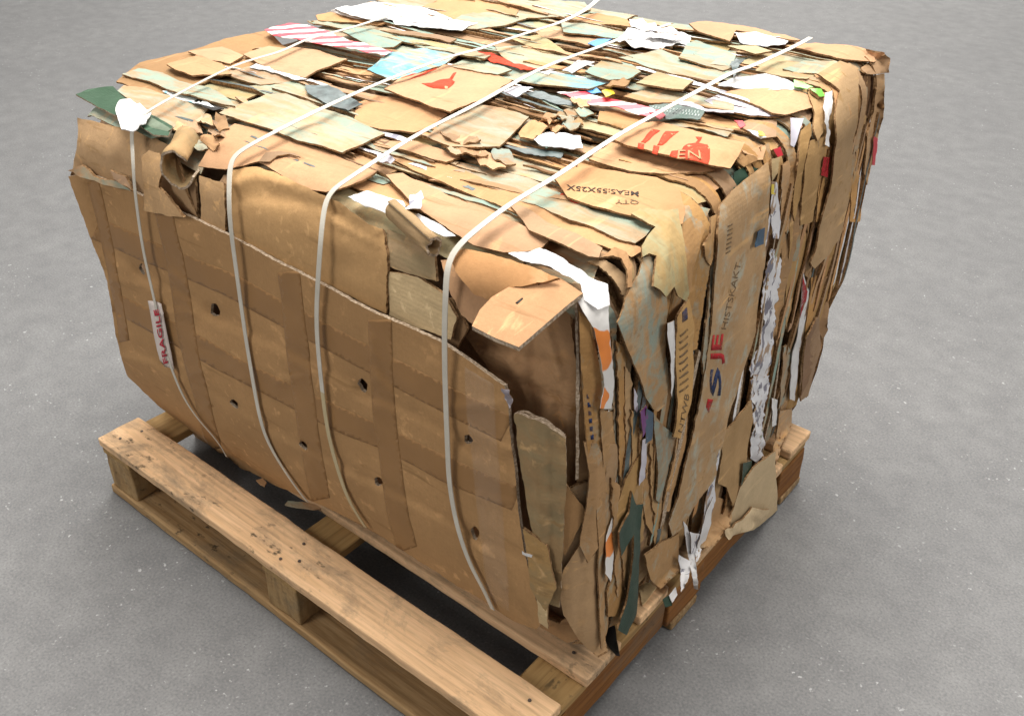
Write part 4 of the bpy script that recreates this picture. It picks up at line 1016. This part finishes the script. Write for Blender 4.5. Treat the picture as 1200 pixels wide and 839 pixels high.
cr = [([(112, 288), (168, 318), (252, 368), (330, 405), (425, 456), (500, 492), (548, 520), (600, 548)], 7, -.003),
      ([(112, 294), (168, 325), (252, 376), (330, 412), (425, 464), (500, 499), (548, 528)], 8, .0015),
      ([(138, 398), (193, 428), (275, 474), (357, 522), (442, 567), (500, 595), (556, 627), (612, 655)], 7, -.003),
      ([(140, 405), (193, 435), (275, 481), (357, 529), (442, 574), (556, 634)], 6, .002),
      ([(102, 215), (118, 290), (138, 390), (150, 440)], 3, -.004)]
for x, yv in ((252, 366), (425, 458), (548, 520), (556, 628), (168, 318)): cr.append(([(x-4, yv), (x+6, yv+6)], 9, -.006))
rw = random.Random(3)
for i in range(26):
    x = rw.uniform(120, 590); yv = 225+.42*(x-100)+rw.uniform(20, 190); L = rw.uniform(14, 60); an = rw.choice([rw.uniform(.2, .9), rw.uniform(1.2, 1.9), rw.uniform(-.4, .3)])
    cr.append(([(x, yv), (x+L*.5*math.cos(an)+rw.uniform(-3, 3), yv+L*.5*math.sin(an)), (x+L*math.cos(an), yv+L*math.sin(an))], rw.uniform(3.5, 6), rw.choice([-1, 1, 1])*rw.uniform(.0012, .003)))
def band(line, w):
    L = np.array(line, float); d = np.gradient(L, axis=0); d /= np.linalg.norm(d, axis=1, keepdims=True); nn = np.stack([-d[:, 1], d[:, 0]], 1)
    w = np.array(w)[:, None]/2
    return [tuple(p) for p in L+nn*w]+[tuple(p) for p in (L-nn*w)[::-1]]
ZN = [(band([(112, 268), (195, 303), (265, 332), (320, 361), (400, 404), (470, 440), (545, 479), (594, 503)], [26, 26, 26, 27, 28, 30, 31, 31]), .0003),
      (band([(134, 354), (195, 385), (265, 424), (320, 452), (400, 492), (470, 524), (535, 556), (604, 586)], [22, 23, 24, 25, 26, 27, 28, 28]), .0003),
      (band([(193, 246), (205, 300), (217, 380), (229, 436), (240, 485), (252, 526)], [20, 21, 20, 19, 18, 16]), .0006),
      (band([(339, 318), (345, 370), (352, 430), (362, 500), (368, 545), (376, 585)], [25, 25, 25, 24, 23, 22]), .0006),
      (band([(446, 374), (447, 430), (451, 500), (459, 564), (466, 610), (477, 644)], [27, 27, 26, 25, 24, 23]), .0006),
      (band([(108, 212), (120, 262), (136, 340), (146, 400)], [13, 13, 12, 11]), .0006)]
pan = sheet('front_panel', TOPE+RIG+BOT, M['panel'], lift=.0, th=.006, rag=.7, wr=.0045, wf=6, res=5.0, flat='front', holes=hol, zones=ZN, creases=cr+[([(240, 480), (262, 505), (275, 530)], 6, .004), ([(360, 545), (375, 575)], 6, .004), ([(560, 640), (590, 690)], 6, .004)], parent=bale, edge=M['edge_l'], label='big brown carton panel criss-crossed with packing tape and punched with holes')
for z_, e_ in ZN:
    cz = np.array([pan.Q[list(f)].mean(0) for f in pan.ff]); fz = [f for f, ok in zip(pan.ff, inside(cz, z_)) if ok]
    us = sorted({i for f in fz for i in f}); mp_ = {i: n for n, i in enumerate(us)}
    solid('packing_tape', pan.P[us]+pan.N[us]*e_, pan.N[us], [tuple(mp_[i] for i in f) for f in fz], M['tape'], pan.o, .0002)
overlay(pan, 'stretch_film', [(545, 430), (579, 450), (585, 540), (592, 640), (598, 715), (572, 700), (560, 600), (550, 500)], M['cling'], eps=.0026, res=5)
stk = overlay(pan, 'fragile_sticker', [(179, 350), (188, 351), (194, 354), (202, 392), (209, 431), (200, 427), (192, 420), (185, 385)], M['sticker'], eps=.009, th=.001)
class _H: pass
sh = _H(); sh.o = stk; sh.place = lambda q, e: pan.place(q, e+.0095); _v = [v.co+Vector(ROOT) for v in stk.data.vertices]; sh.bvh = BVHTree.FromPolygons(_v, [tuple(p.vertices) for p in stk.data.polygons])
text_on(sh, 'lettering', 'FRAGILE', [(203.5, 422), (192.5, 359), (187, 360), (198, 424)], M['stick_ink'], bold=.02, eps=.003)
# torn bits of film at the panel's upper right corner
front([(592, 452), (600, 455), (603, 468), (598, 478), (592, 470)], 'lav', .040, wr=.010, wf=40, res=3, th=.001, name='film_scrap')
front([(612, 645), (624, 650), (623, 653), (612, 649)], 'white', .045, wr=.001, th=.001, name='paper_scrap')
# ---- four plastic straps
def strap(line, liftf, w, mat, label, aged=None):
    L = [np.array(p, float) for p in line]
    pts = []
    for i in range(len(L)-1):
        p0 = L[max(0, i-1)]; p1 = L[i]; p2 = L[i+1]; p3 = L[min(len(L)-1, i+2)]
        n = max(2, int(np.linalg.norm(p2-p1)/5))
        for j in range(n):
            t = j/n
            pts.append(.5*((2*p1)+(-p0+p2)*t+(2*p0-5*p1+4*p2-p3)*t*t+(-p0+3*p1-3*p2+p3)*t**3))
    pts.append(L[-1]); Q = np.array(pts)
    lf = np.interp(np.linspace(0, 1, len(Q)), [x[0] for x in liftf], [x[1] for x in liftf])
    O, D = rays(Q); P = march(O, D, lf)
    Pf = proj_front(Q, np.full(len(Q), .006)); k0 = int(np.argmax(Q[:, 1] == min(Q[:, 1].max(), 1e9))) if 0 else 0
    near = (np.linalg.norm(Pf-CP, axis=1) < np.linalg.norm(P-CP, axis=1)) & (Pf[:, 2] < .80) & (Pf[:, 1] < .3)
    P[near] = Pf[near]
    for it in range(6): P[1:-1] = .5*P[1:-1]+.25*(P[:-2]+P[2:])
    T = np.gradient(P, axis=0); T /= np.linalg.norm(T, axis=1, keepdims=True); Nn = Gd(P)
    Bn = np.cross(Nn, T); Bn /= np.linalg.norm(Bn, axis=1, keepdims=True); Nn = np.cross(T, Bn)
    w = w*.74
    V = np.concatenate([P-Bn*w/2, P+Bn*w/2, P+Bn*w/2-Nn*.0012, P-Bn*w/2-Nn*.0012])
    n = len(P); F = []
    for i in range(n-1):
        for a, b in ((0, 1), (1, 2), (2, 3), (3, 0)): F.append((a*n+i, a*n+i+1, b*n+i+1, b*n+i))
    o = link('strap', V-np.array(ROOT), F, [M[mat]], bale, None, False); o['label'] = label
    if aged:
        o.data.materials.append(M['strapy'])
        for p_ in o.data.polygons: p_.material_index = int(p_.index//4 > aged*(n-1))
TL = .036
strap([(458, 17), (417, 31), (360, 46), (330, 60), (270, 79), (180, 126), (156, 145), (154, 153), (155, 180), (158, 225), (167, 290), (179, 345), (188, 385), (194, 410), (200, 430), (215, 466), (234, 494), (253, 515), (266, 536)],
      [(0, .028), (.45, .036), (.5, .046), (.6, .044), (.8, .034), (1, .034)], .011, 'strap', 'white strap nearest the left end, running past the fragile sticker')
strap([(702, -2), (692, 8), (660, 25), (610, 41), (560, 58), (525, 67), (450, 95), (375, 128), (300, 166), (276, 181), (270, 190), (268, 230), (270, 267), (277, 320), (284, 370), (290, 410), (305, 492), (320, 530), (347, 572), (360, 588)],
      [(0, .030), (.4, .036), (.55, .036), (.6, .036), (.8, .033), (1, .030)], .0135, 'strap', 'second white strap from the left')
strap([(785, 28), (775, 32), (745, 38), (710, 52), (635, 80), (560, 121), (485, 160), (407, 210), (388, 224), (382, 235), (377, 265), (372, 335), (371, 385), (376, 445), (385, 510), (402, 570), (415, 598), (428, 618)],
      [(0, .028), (.4, .034), (.55, .036), (.6, .038), (.8, .034), (1, .032)], .0125, 'strap', 'third strap from the left, yellowed towards its lower end', .80)
strap([(950, 44), (940, 50), (880, 78), (860, 84), (775, 130), (720, 161), (652, 206), (595, 241), (545, 280), (530, 298), (524, 315), (521, 370), (521, 435), (524, 520), (527, 570), (537, 622), (552, 664), (566, 690), (577, 714)],
      [(0, .030), (.4, .042), (.5, .044), (.55, .048), (.62, .040), (.8, .036), (1, .034)], .0125, 'strap', 'rightmost white strap')

# ---- loose scraps lying on the pallet, and one dark gap patch
def loose(name, pts, z, mat, label, cat, th=.003, tilt=0.0, wr=.004, group=None):
    O, D = rays(pts); t = (z-O[:, 2])/D[:, 2]; P = O+D*t[:, None]
    cen = P.mean(0); cen[2] = z
    bl = resample(pts, 3, .5, z*99+len(pts)); bb = np.array(bl); lo = bb.min(0); hi = bb.max(0)
    G = np.array([(x, y) for y in np.arange(lo[1]+2, hi[1], 4) for x in np.arange(lo[0]+2, hi[0], 4)]).reshape(-1, 2)
    if len(G): G = G[inside(G, bl) & (segdist(G, bl+[bl[0]]) > 1.8)]
    V = bl+[tuple(g) for g in G]
    vv, ee, ff, *_ = delaunay_2d_cdt([Vector(p) for p in V], [(i, (i+1) % len(bl)) for i in range(len(bl))], [], 0, 1e-5)
    Q = np.array([(p.x, p.y) for p in vv]); ff = [tuple(f) for f in ff]
    k = inside(np.array([Q[list(f)].mean(0) for f in ff]), bl); ff = [f for f, ok in zip(ff, k) if ok]
    O, D = rays(Q); zz = z+th+tilt*np.clip((Q[:, 1]-lo[1])/max(1, hi[1]-lo[1]), 0, 1)
    P = O+D*((zz-O[:, 2])/D[:, 2])[:, None]; P[:, 2] += wr*np.abs(nz(P, 22, 4))
    n = len(P); up = [f if np.cross(P[f[1]]-P[f[0]], P[f[2]]-P[f[0]])[2] > 0 else f[::-1] for f in ff]
    cnt = set((f[i], f[(i+1) % len(f)]) for f in up for i in range(len(f)))
    F = list(up)+[tuple(i+n for i in f[::-1]) for f in up]+[(b, a, a+n, b+n) for (a, b) in cnt if (b, a) not in cnt]
    B = P.copy(); B[:, 2] -= th
    o = link(name, np.concatenate([P, B]), F, [M[mat]], None, None, False, origin=cen)
    o['label'] = label; o['category'] = cat
    if group: o['group'] = group
loose('cardboard_scrap', c('O', (750, 350), (800, 360), (850, 400), (885, 440), (870, 470), (830, 440), (790, 390)), H0, 'greytan', 'crumpled grey brown cardboard scrap on the pallet by the bottom corner of the bale', 'cardboard scrap', .004, .0, .012)
loose('paper_scrap', c('P4', (375, 590), (402, 574), (412, 610), (386, 617)), H0, 'gdark', 'small green card scrap on the right edge of the pallet below the white paper strips', 'paper scrap', .0015, 0, .006)
loose('paper_scrap', c('P4', (400, 574), (425, 540), (432, 570), (412, 602)), H0+.004, 'white', 'small white paper scrap touching the green card scrap on the right edge of the pallet', 'paper scrap', .0015, 0, .006)
loose('cardboard_scrap', c('P4', (285, 545), (312, 510), (352, 545), (300, 612)), H0, 'beige', 'pale tan cardboard scrap on the pallet right of the dark green strip', 'cardboard scrap', .003, 0, .008)
loose('dark_gap_patch', c('P4', (150, 720), (178, 650), (196, 700), (214, 800), (200, 800), (172, 770)), H0, 'black', 'black patch standing in for the shaded gap at the foot of the near bale corner', 'dark gap patch', .002, 0, .01)  # black sheet painting the shade of a triangular gap, not plastic
loose('cardboard_scrap', c('N', (135, 125), (150, 108), (220, 112), (330, 140), (270, 150), (190, 140)), H0-.01, 'kraft_p', 'thin pale torn cardboard scrap poking out over the dark pallet gap', 'cardboard scrap', .003, 0, .005)
loose('cardboard_scrap', c('N', (0, 10), (30, 0), (50, 20), (40, 40), (20, 30)), H0-.012, 'kraft', 'tiny brown torn cardboard scrap hanging over the dark gap left of the pale torn scrap', 'cardboard scrap', .003, 0, .005)

# ------------------------------------------------------------------ light: a bright hall ceiling, plus added fill lamps
def area(name, loc, target, sx, syy, power, col=(1, .97, .92)):
    l = bpy.data.lights.new(name, 'AREA'); l.shape = 'RECTANGLE'; l.size = sx; l.size_y = syy; l.energy = power; l.color = col
    o = bpy.data.objects.new(name, l); COL.objects.link(o); o.location = loc
    d = Vector(target)-Vector(loc); o.rotation_euler = d.to_track_quat('-Z', 'Y').to_euler()
area('ceiling_light', (.5, .9, 4.8), (.5, .9, 0), 3.0, 3.0, 375)
area('front_fill_light', (-.6, -3.6, 3.2), (.6, .1, .5), 1.6, 1.6, 75, (1, .95, .88))  # added fill lamp for the bale front, not a hall fixture
area('side_fill_light', (5.0, .9, 3.6), (1.2, .6, .5), 1.6, 1.6, 85, (1, .95, .88))  # added fill lamp that brightens the right face
area('far_floor_fill_light', (-3.5, 7.5, 5.0), (-3.0, 7.0, 0), 7.0, 7.0, 1000)  # added lamp, lifts the dim floor at the far left
w = bpy.data.worlds.new("World"); scene.world = w; w.use_nodes = True
w.node_tree.nodes['Background'].inputs[0].default_value = (1, .985, .96, 1)
w.node_tree.nodes['Background'].inputs[1].default_value = .28
scene.view_settings.view_transform = 'Standard'; scene.view_settings.look = 'None'
scene.view_settings.exposure = 0; scene.view_settings.gamma = 1
scene.render.engine = 'CYCLES'
scene.cycles.use_denoising = True
